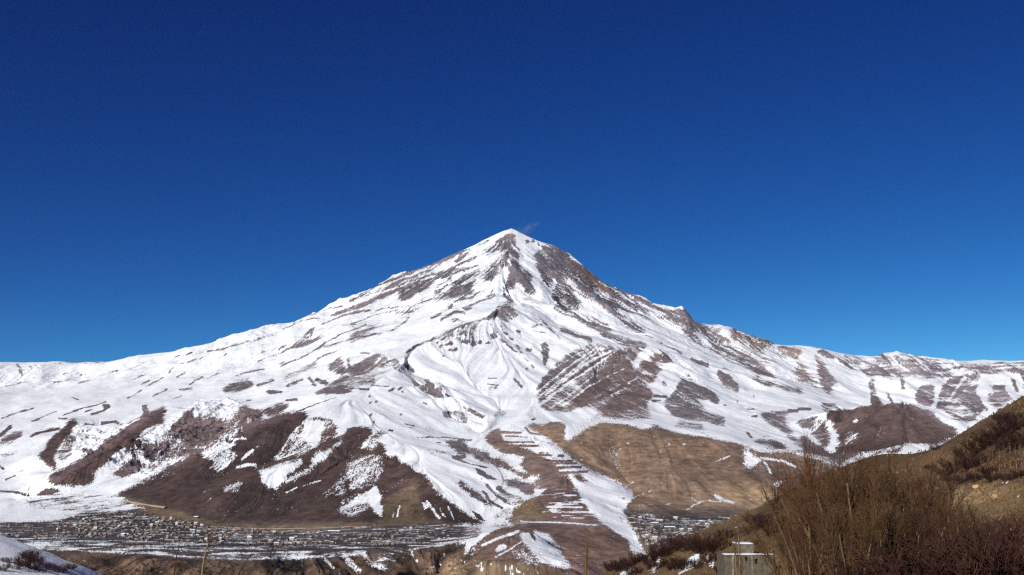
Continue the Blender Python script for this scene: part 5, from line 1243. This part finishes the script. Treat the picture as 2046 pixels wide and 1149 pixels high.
# lower walls with two window openings left in the front
win = [((1490 - 1447) * YB / F - w2, 1113, 1121, .34), ((1509 - 1447) * YB / F - w2, 1117, 1127, .36)]
zs = []
parts = []
x = -w2
for (cx, pt, pb, ww) in win:
    za = at(1447, pb, YB)[2] - zb; zc = at(1447, pt, YB)[2] - zb
    parts.append(box(x, cx - ww / 2, 0, .4, 0, hz)); parts.append(box(cx - ww / 2, cx + ww / 2, 0, .4, 0, za)); parts.append(box(cx - ww / 2, cx + ww / 2, 0, .4, zc, hz))
    zs.append((cx, za, zc, ww)); x = cx + ww / 2
parts.append(box(x, w2, 0, .4, 0, hz)); parts.append(box(-w2, -w2 + .4, .4, D, 0, hz)); parts.append(box(w2 - .4, w2, .4, D, 0, hz)); parts.append(box(-w2 + .4, w2 - .4, D - .4, D, 0, hz)); parts.append(box(-w2 + .4, w2 - .4, .4, D - .4, hz - .3, hz - .05))
v, f = join(parts); mesh_obj('wall', v, f, M['stone'], hut)
for cx, za, zc, ww in zs:
    v, f = join([box(cx - ww / 2 + .03, cx + ww / 2 - .03, .25, .28, za + .03, zc - .03)])
    w = mesh_obj('window', v, f, M['dark'], hut)
    v, f = join([box(cx - ww / 2, cx - ww / 2 + .03, .18, .3, za, zc), box(cx + ww / 2 - .03, cx + ww / 2, .18, .3, za, zc), box(cx - .012, cx + .012, .2, .3, za, zc)])
    mesh_obj('frame', v, f, M['twig_brown'], w)
ux0 = (1475 - 1447) * YB / F - w2; ux1 = (1509 - 1447) * YB / F - w2; uz = at(1447, 1088, YB)[2] - zb
v, f = box(ux0, ux1, 1.2, 3.6, hz - .2, uz); o = mesh_obj('upper_wall', v, f, M['stone2'], hut)
def snow_slab(x0, x1, y0, y1, z, name, n=14):
    V = []; Fc = []
    Rr = random.Random(int(x0 * 100))
    for i in range(n + 1):
        xx = x0 + (x1 - x0) * i / n; h = .05 + .06 * Rr.random()
        V += [(xx, y0 - .04, z - .02 - .03 * Rr.random()), (xx, y0 - .05, z + h * .7), (xx, (y0 + y1) / 2, z + h), (xx, y1, z + h * .8), (xx, y1 + .03, z - .02)]
        if i:
            a = (i - 1) * 5; b = i * 5
            Fc += [(a + j, b + j, b + j + 1, a + j + 1) for j in range(4)]
    Fc += [(0, 1, 2, 3, 4), tuple(n * 5 + j for j in (4, 3, 2, 1, 0))]
    return mesh_obj(name, V, Fc, M['snow'], hut)
snow_slab(-w2 - .03, w2 + .03, 0, 1.15, hz + .01, 'snow_cap'); snow_slab(ux0 - .02, ux1 + .02, 1.2, 3.6, uz + .01, 'snow_cap', 6)
v, f = box(-w2 + .9, -w2 + 1.2, -.06, .0, 0, hz - .1); mesh_obj('buttress', v, f, M['stone2'], hut)
v, f = box(-w2 + 3.3, -w2 + 3.55, -.06, .0, 0, hz - .2); mesh_obj('buttress', v, f, M['stone2'], hut)
tag(hut, 'two-tier stone hut with snow along its wall tops beside the thicket', 'hut')

# ------------------------------------------------------------------ boulders on the grass slope
def boulder(px, py, size, label, seed):
    g = on_near(px, py)
    Rr = random.Random(seed)
    bm = bmesh.new(); bmesh.ops.create_icosphere(bm, subdivisions=3, radius=1.0)
    ax = [Vector((Rr.gauss(0, 1), Rr.gauss(0, 1), Rr.gauss(0, 1))).normalized() for _ in range(9)]
    cut = [Rr.uniform(.55, .9) for _ in ax]
    for vv in bm.verts:
        for a, c in zip(ax, cut):
            dd = vv.co.dot(a)
            if dd > c:
                vv.co -= a * (dd - c) * .9
        vv.co.z *= .8
    me = bpy.data.meshes.new('boulder'); bm.to_mesh(me); bm.free(); me.materials.append(M['boulder'])
    o = bpy.data.objects.new('boulder', me); col.objects.link(o)
    s = size * g[1] / F / 2
    o.location = (g[0], g[1], g[2] + s * .35); o.scale = (s, s, s)
    tag(o, label, 'boulder', 'boulders on the grassy slope')
boulder(1950, 985, 13, 'pale orange boulder on the bank below the maroon bushes, left and upper one', 1)
boulder(1988, 1004, 15, 'pale orange boulder on the bank, lowest and largest of three', 2)
boulder(1952, 973, 9, 'small pale boulder touching the dark bushes above the bank', 3)

# ------------------------------------------------------------------ dirt road at the foot of the brown spur
def road(line, name, w, bank):
    P = []
    for px, py, _ in densify([(x, y, 0) for x, y in line], 8):
        g = on_far(px, py, 3000, 6000)
        if g: P.append(Vector(g))
    zz = [p.z for p in P]
    for i, p in enumerate(P):
        a = max(0, i - 3); b = min(len(P), i + 4)
        p.z = sum(zz[a:b]) / (b - a)
    V = []; Fc = []
    for i, p in enumerate(P):
        t = (P[min(i + 1, len(P) - 1)] - P[max(i - 1, 0)]); t.z = 0; t.normalize()
        nrm = Vector((t.y, -t.x, 0))
        if nrm.y > 0: nrm = -nrm
        c = p + Vector((0, 0, 1.2))
        V += [tuple(c + nrm * (w / 2 + bank * 1.6) - Vector((0, 0, bank + 1.5))), tuple(c + nrm * w / 2), tuple(c - nrm * w / 2), tuple(c - nrm * (w / 2 + 4) - Vector((0, 0, 3)))]
        if i:
            a = (i - 1) * 4; b = i * 4
            Fc += [(a + j, b + j, b + j + 1, a + j + 1) for j in range(3)]
    o = mesh_obj(name, V, Fc, M['road'])
    o['kind'] = 'structure'
road([(436,1052),(470,1055),(520,1056),(600,1056),(660,1054),(725,1051)], 'road', 9, 4)
road([(236,998),(262,1002),(290,1007),(312,1011),(332,1016)], 'road', 10, 4)

# ------------------------------------------------------------------ village
def house_mesh(kind, Rr):
    w, d, h = Rr.uniform(8, 13), Rr.uniform(7, 9.5), Rr.choice([3.4, 3.6, 6.2])
    V, Fc = box(-w / 2, w / 2, -d / 2, d / 2, -3.0, h)
    mi = [0] * 6
    def addp(p, m):
        nonlocal V, Fc, mi
        o = len(V); V = V + p[0]; Fc = Fc + [tuple(i + o for i in q) for q in p[1]]; mi = mi + [m] * len(p[1])
    for fl in range(1 if h < 5 else 2):
        for k in range(3):
            cx = -w / 2 + w * (k + .5) / 3
            z0 = .9 + fl * 2.8 if not (k == 1 and fl == 0) else 0
            addp(box(cx - .6, cx + .6, -d / 2 - .06, -d / 2 + .02, z0, 2.3 + fl * 2.8), 1)
    addp(box(-w / 2 - .06, -w / 2 + .02, -.6, .6, .9, 2.2), 1)
    if kind == 'flat':
        R_ = [box(-w / 2 - .3, w / 2 + .3, -d / 2 - .3, d / 2 + .3, h + .003, h + .45), box(-w / 2 + .4, w / 2 - .4, -d / 2 + .4, d / 2 - .4, h + .452, h + .7)]
    else:
        r = d * .24; e = .5
        V2 = [(-w / 2 - e, -d / 2 - e, h + .003), (w / 2 + e, -d / 2 - e, h + .003), (w / 2 + e, d / 2 + e, h + .003), (-w / 2 - e, d / 2 + e, h + .003), (-w / 2 - e, 0, h + r), (w / 2 + e, 0, h + r)]
        F2 = [(0, 3, 2, 1), (0, 1, 5, 4), (2, 3, 4, 5), (0, 4, 3), (1, 2, 5)]
        R_ = [(V2, F2)]
    return (V, Fc, mi), join(R_)
Rv = random.Random(21)
hp = []
walls = ['wall_mud', 'wall_mud', 'wall_white', 'wall_grey', 'wall_pink', 'wall_mud', 'wall_white', 'wall_grey']
roofs = ['snow', 'snow', 'snow', 'roof_tin', 'roof_tin', 'wall_mud', 'roof_red', 'roof_blue']
for i in range(8):
    kind = 'flat' if i in (0, 1, 5, 3) else 'gable'
    (V, Fc, mi), (rv, rf) = house_mesh(kind, Rv)
    b = mesh_obj('village_house', V, Fc, [M[walls[i]], M['dark']], None, mi)
    r = mesh_obj('roof', rv, rf, M[roofs[i]], b)
    hp.append((b, r, roofs[i]))
LAB_H = {'snow': 'small house with a snow-covered roof in the valley village', 'roof_tin': 'small house with a grey metal roof in the valley village', 'wall_mud': 'small flat earth-roofed house in the valley village',
         'roof_red': 'small house with a red roof in the valley village', 'roof_blue': 'small house with a blue roof in the valley village'}
VIL_L = [(110,1042),(165,1026),(230,1022),(300,1029),(380,1042),(430,1052),(560,1063),(700,1062),(850,1052),(905,1052),(925,1066),(880,1082),(780,1090),(620,1090),(430,1088),(300,1082),(120,1072)]
VIL_R = [(1245,1030),(1290,1030),(1380,1040),(1470,1038),(1440,1060),(1370,1085),(1320,1100),(1285,1085),(1262,1050)]
def inside(P, x, y):
    c = False
    for i in range(len(P)):
        ax, ay = P[i]; bx, by = P[i - 1]
        if (ay > y) != (by > y) and x < (bx - ax) * (y - ay) / (by - ay) + ax:
            c = not c
    return c
def scatter(poly, n, Rr, wx=None):
    out = []
    x0 = min(p[0] for p in poly); x1 = max(p[0] for p in poly); y0 = min(p[1] for p in poly); y1 = max(p[1] for p in poly)
    while len(out) < n:
        x = Rr.uniform(x0, x1); y = Rr.uniform(y0, y1)
        if inside(poly, x, y) and (wx is None or Rr.random() < wx(x, y)):
            out.append((x, y))
    return out
used_h = set()
def put_house(px, py, i, Rr, sc=1.0):
    g = on_far(px, py, 2900, 5500)
    if g is None: return
    b, r, rf = hp[i]
    if i not in used_h:
        used_h.add(i); o = b
    else:
        o = b.copy(); col.objects.link(o)
        c = r.copy(); col.objects.link(c); c.parent = o
    o.location = g; o.rotation_euler = (0, 0, Rr.uniform(-.5, .5) + (math.pi / 2 if Rr.random() < .25 else 0)); o.scale = (sc, sc, sc)
    tag(o, LAB_H[rf], 'house', 'houses of the valley village')
dens = lambda x, y: (0.95 if 150 < x < 560 and 1035 < y < 1075 else 0.4)
spots = scatter(VIL_L, 240, Rv, dens) + scatter(VIL_R, 55, Rv)
for k, (px, py) in enumerate(spots):
    i = Rv.choices(range(8), [2, 2, 2, 3, 2.6, 4, .8, .6])[0] if k >= 8 else k
    put_house(px, py, i, Rv, Rv.uniform(.8, 1.2))
# bigger buildings one can tell apart
def hall(px, py, wpx, h, roofmat, label, rz=0.0):
    g = on_far(px, py, 2900, 5500)
    w = wpx * g[1] / F; d = 11
    V, Fc = box(-w / 2, w / 2, -d / 2, d / 2, -4, h)
    o = mesh_obj('long_building', V, Fc, M['wall_grey'])
    e = .6; r = 2.6
    mesh_obj('roof', [(-w / 2 - e, -d / 2 - e, h + .003), (w / 2 + e, -d / 2 - e, h + .003), (w / 2 + e, d / 2 + e, h + .003), (-w / 2 - e, d / 2 + e, h + .003), (-w / 2 - e, 0, h + r), (w / 2 + e, 0, h + r)],
             [(0, 3, 2, 1), (0, 1, 5, 4), (2, 3, 4, 5), (0, 4, 3), (1, 2, 5)], M[roofmat], o)
    n = max(3, int(w / 6))
    for k in range(n):
        cx = -w / 2 + w * (k + .5) / n
        v, f = box(cx - .9, cx + .9, -d / 2 - .08, -d / 2 + .02, 1, h - .8)
        mesh_obj('window', v, f, M['dark'], o)
    o.location = g; o.rotation_euler = (0, 0, rz)
    tag(o, label, 'building')
hall(1338, 1056, 20, 5, 'snow', 'long low building with a bright white roof in the village right of the gully')
hall(1338, 1050, 19, 5, 'roof_green', 'long building with a pale green roof behind the bright white roofed one')
hall(1308, 1048, 14, 5, 'snow', 'white-roofed building left of the pale green roof in the right-hand village', .1)
hall(1318, 1042, 13, 4, 'snow', 'white-roofed building at the upper edge of the right-hand village', -.1)
hall(667, 1064, 22, 5, 'snow', 'long white-roofed building just below the dirt road at the spur foot')
hall(640, 1066, 12, 5, 'roof_tin', 'grey-roofed building left of the long white-roofed one below the road')
hall(392, 1035, 8, 5, 'snow', 'white building alone at the upper edge of the village under the brown spur')

# the houses past the first three hundred: one mass of small boxes with roofs
dense = [[], [], []]; dr = []
for (px, py) in scatter(VIL_L, 520, Rv, dens) + scatter(VIL_R, 130, Rv) + scatter([(0,1050),(110,1046),(120,1075),(0,1078)], 40, Rv):
    g = on_far(px, py, 2900, 5500)
    if g is None: continue
    w_, d_, h_ = Rv.uniform(5, 10), Rv.uniform(5, 8), Rv.uniform(2.6, 5)
    a = Rv.uniform(-.6, .6); ca, sa = math.cos(a), math.sin(a)
    def place(p):
        v, f = p
        return [(g[0] + x * ca - y * sa, g[1] + x * sa + y * ca, g[2] + z) for x, y, z in v], f
    dense[Rv.choice([0, 0, 1, 2])].append(place(box(-w_ / 2, w_ / 2, -d_ / 2, d_ / 2, -3, h_)))
    dr.append((place(box(-w_ / 2 - .3, w_ / 2 + .3, -d_ / 2 - .3, d_ / 2 + .3, h_ + .01, h_ + .4)), Rv.choice([3, 3, 4, 0])))
V = []; Fc = []; mi = []
for k_, lst in list(enumerate(dense)) + [(m_, [p_]) for p_, m_ in dr]:
    if not lst: continue
    v, f = join(lst); o_ = len(V); V += v; Fc += [tuple(i + o_ for i in q) for q in f]; mi += [k_] * len(f)
vh = mesh_obj('village_houses', V, Fc, [M['wall_mud'], M['wall_grey'], M['wall_pink'], M['snow'], M['roof_tin']], None, mi)
tag(vh, 'mass of small houses and sheds filling the valley village', 'houses', None, 'stuff')

# bare trees of the village: one by one the nearest, the rest as orchards
VT = dict(n=[4, 3, 2], start=[.2, 0, 0], kids=[2.2, 1.8, 0], len=[.55, .5, 0], ang=[.6, .6, 0], wander=[.06, .15, .2], up=[.02, .1, .08], rad=.6, rmin=.07, lean=.4, base=.6, L=6.0, r=.25)
vts = [make_tree('village_tree', 900 + i, VT, 1, M['village_twig'], M['village_twig']) for i in range(3)]
Rt = random.Random(77)
cand = scatter([(0,1045),(130,1040)] + VIL_L[1:11] + [(900,1086),(780,1095),(560,1108),(300,1100),(0,1088)], 900, Rt, lambda x, y: .9 if x < 620 else .5) + scatter(VIL_R, 220, Rt) + scatter([(30,1010),(110,985),(165,1000),(240,1015),(150,1025)], 40, Rt)
cand = [c for c in cand]
cand.sort(key=lambda c: -c[1])
rest = []
cnt = 0
for k, (px, py) in enumerate(cand):
    g = on_far(px, py, 2700, 6000)
    if g is None: continue
    if cnt < 290 and k % 2 == 0:
        root, zt = vts[cnt % 3]
        s = Rt.uniform(6, 12) / zt
        if cnt < 3:
            o = root; o.location = g; o.rotation_euler = (0, 0, Rt.uniform(0, 6)); o.scale = (s, s, s)
        else:
            o = copy_thing(root, g, Rt.uniform(0, 6), s)
        tag(o, 'small bare tree among the houses and fields of the valley village', 'tree', 'bare trees of the valley village')
        cnt += 1
    else:
        rest.append(g)
brush = []
for (px, py) in scatter([(170,1108),(300,1112),(450,1122),(700,1114),(700,1149),(170,1149)], 260, Rt, lambda x, y: .9 if x < 450 else .35) + scatter([(860,1090),(930,1085),(930,1149),(840,1149)], 90, Rt) + scatter([(330,1085),(940,1070),(940,1090),(600,1115),(330,1108)], 120, Rt):
    g = on_far(px, py, 2300, 4000)
    if g: brush.append(g)
bs = []
for (x, y, z) in brush:
    h = Rt.uniform(3, 8)
    for q in range(12):
        dd = Vector((Rt.gauss(0, .8), Rt.gauss(0, .8), Rt.uniform(.3, 1))).normalized() * h * Rt.uniform(.5, 1)
        o_ = Vector((x + Rt.uniform(-2, 2), y + Rt.uniform(-2, 2), z - .3))
        bs.append((tuple(o_), tuple(o_ + dd), .22, .08))
V, Fq = tubes(bs, 3)
oo = bpy.data.objects.new('brushwood', np_mesh('brushwood', V, Fq, M['twig_maroon'])); col.objects.link(oo)
tag(oo, 'dark brushwood on the slopes below the village shelf', 'brush', None, 'stuff')
segs = []
for (x, y, z) in rest:
    for rep in range(4):
        x2 = x + Rt.uniform(-35, 35); y2 = y + Rt.uniform(-35, 35); z2 = far_z(x2, y2)
        h = Rt.uniform(5, 11)
        b = Vector((x2, y2, z2 - .5)); t = b + Vector((Rt.uniform(-.6, .6), Rt.uniform(-.6, .6), h * .5))
        segs.append((tuple(b), tuple(t), .3, .2))
        for q in range(9):
            dd = Vector((Rt.gauss(0, .6), Rt.gauss(0, .6), Rt.uniform(.3, 1))).normalized() * h * Rt.uniform(.3, .55)
            segs.append((tuple(b + (t - b) * Rt.uniform(.4, 1)), tuple(t + dd), .16, .07))
V, Fq = tubes(segs, 3)
oo = bpy.data.objects.new('orchard', np_mesh('orchard', V, Fq, M['village_twig'])); col.objects.link(oo)
tag(oo, 'bare orchard trees spread between the village fields', 'trees', None, 'stuff')

# ------------------------------------------------------------------ dry grass tufts on the near slope
Rg = np.random.default_rng(3)
px_ = Rg.uniform(1180, 2060, 60000); py_ = Rg.uniform(780, 1149, 60000)
gy = np.exp(Rg.uniform(math.log(60), math.log(440), 60000)); gx = (px_ - 1023) / F * gy
ii = np.clip((gx / gy - nus[0]) / (nus[1] - nus[0]), 0, nNU - 2); jj = np.clip((np.log(gy) - nls[0]) / (nls[1] - nls[0]), 0, nNY - 2)
i0 = ii.astype(int); j0 = jj.astype(int); fx = ii - i0; fy = jj - j0
gz = (nH[j0, i0] * (1 - fx) + nH[j0, i0 + 1] * fx) * (1 - fy) + (nH[j0 + 1, i0] * (1 - fx) + nH[j0 + 1, i0 + 1] * fx) * fy
patch = vnoise(gx / 9, gy / 9, 5) + .5 * vnoise(gx / 30, gy / 30, 6)
sn_ = nsn[j0, i0]
ok = (patch > -.12) & (sn_ < .4)
gx, gy, gz = gx[ok][:20000], gy[ok][:20000], gz[ok][:20000]
nT = len(gx); V = []; 
h = Rg.uniform(.18, .5, nT) * np.clip(gy / 200, .5, 1.4)
vs = np.zeros((nT, 2, 4, 3))
for b_ in range(2):
    a = Rg.uniform(0, 6.28, nT); w_ = h * .35
    lx = Rg.normal(0, .35, nT) * h; ly = Rg.normal(0, .35, nT) * h
    dx, dy = np.cos(a) * w_, np.sin(a) * w_
    vs[:, b_, 0] = np.stack([gx - dx, gy - dy, gz - .08], -1); vs[:, b_, 1] = np.stack([gx + dx, gy + dy, gz - .08], -1)
    vs[:, b_, 2] = np.stack([gx + lx + dx * .6, gy + ly + dy * .6, gz + h], -1); vs[:, b_, 3] = np.stack([gx + lx - dx * .6, gy + ly - dy * .6, gz + h * .8], -1)
Vg = vs.reshape(-1, 3); Fg = np.arange(len(Vg)).reshape(-1, 4)
gm = np_mesh('grass', Vg, Fg, plain('dry_grass', (104, 82, 57), .95, .3, .3), False)
gobj = bpy.data.objects.new('grass', gm); col.objects.link(gobj)
tag(gobj, 'dry tan grass tufts on the near hillside', 'grass', None, 'stuff')
# ------------------------------------------------------------------ steam at the summit, and the air
def vol_mat(name, color, density, noise=None):
    m = bpy.data.materials.new(name); m.use_nodes = True
    nt = m.node_tree
    for n_ in list(nt.nodes): nt.nodes.remove(n_)
    out = nt.nodes.new('ShaderNodeOutputMaterial'); pv = nt.nodes.new('ShaderNodeVolumePrincipled')
    pv.inputs['Color'].default_value = (*color, 1); pv.inputs['Density'].default_value = density; pv.inputs['Anisotropy'].default_value = 0.0
    nt.links.new(pv.outputs[0], out.inputs['Volume'])
    return m
zlo = min(float(H.min()), float(nH.min()), -1400.0) - 2.0
zhi = float(H.max()) + 60.0
hz_v, hz_f = box(-17000, 18000, -2500, 25500, -1402.0, zhi)
HAZE = True
if HAZE:
    hz_o = mesh_obj('haze', hz_v, hz_f, vol_mat('air', (0.40, 0.66, 1.0), 4e-6))
    tag(hz_o, kind='stuff')

# wisps of steam drifting right from the crater
sx, sy, sz = at(1052, 458, 14480)
bm = bmesh.new(); bmesh.ops.create_icosphere(bm, subdivisions=3, radius=1.0)
me = bpy.data.meshes.new('steam_plume'); bm.to_mesh(me); bm.free()
m = vol_mat('steam', (0.95, 0.96, 1.0), 0.0)
nt = m.node_tree; pv = [n_ for n_ in nt.nodes if n_.type == 'PRINCIPLED_VOLUME'][0]
tc = nt.nodes.new('ShaderNodeTexCoord'); ln_ = nt.nodes.new('ShaderNodeVectorMath'); ln_.operation = 'LENGTH'
nt.links.new(tc.outputs['Object'], ln_.inputs[0])
fall = nt.nodes.new('ShaderNodeMapRange'); fall.inputs['From Min'].default_value = 1.0; fall.inputs['From Max'].default_value = 0.2
nt.links.new(ln_.outputs['Value'], fall.inputs['Value'])
nz_ = nt.nodes.new('ShaderNodeTexNoise'); nz_.inputs['Scale'].default_value = 2.2; nz_.inputs['Detail'].default_value = 3
nt.links.new(tc.outputs['Object'], nz_.inputs['Vector'])
nr = nt.nodes.new('ShaderNodeMapRange'); nr.inputs['From Min'].default_value = .45; nr.inputs['From Max'].default_value = .75; nr.inputs['To Max'].default_value = 0.0035
nt.links.new(nz_.outputs['Fac'], nr.inputs['Value'])
mu = nt.nodes.new('ShaderNodeMath'); mu.operation = 'MULTIPLY'
nt.links.new(fall.outputs[0], mu.inputs[0]); nt.links.new(nr.outputs[0], mu.inputs[1]); nt.links.new(mu.outputs[0], pv.inputs['Density'])
me.materials.append(m)
so = bpy.data.objects.new('steam_plume', me); col.objects.link(so)
so.location = (sx, sy, sz); so.scale = (240, 120, 85); so.rotation_euler = (0, math.radians(-24), 0)
tag(so, 'thin white wisp of steam drifting off the summit', 'steam', None, 'stuff')
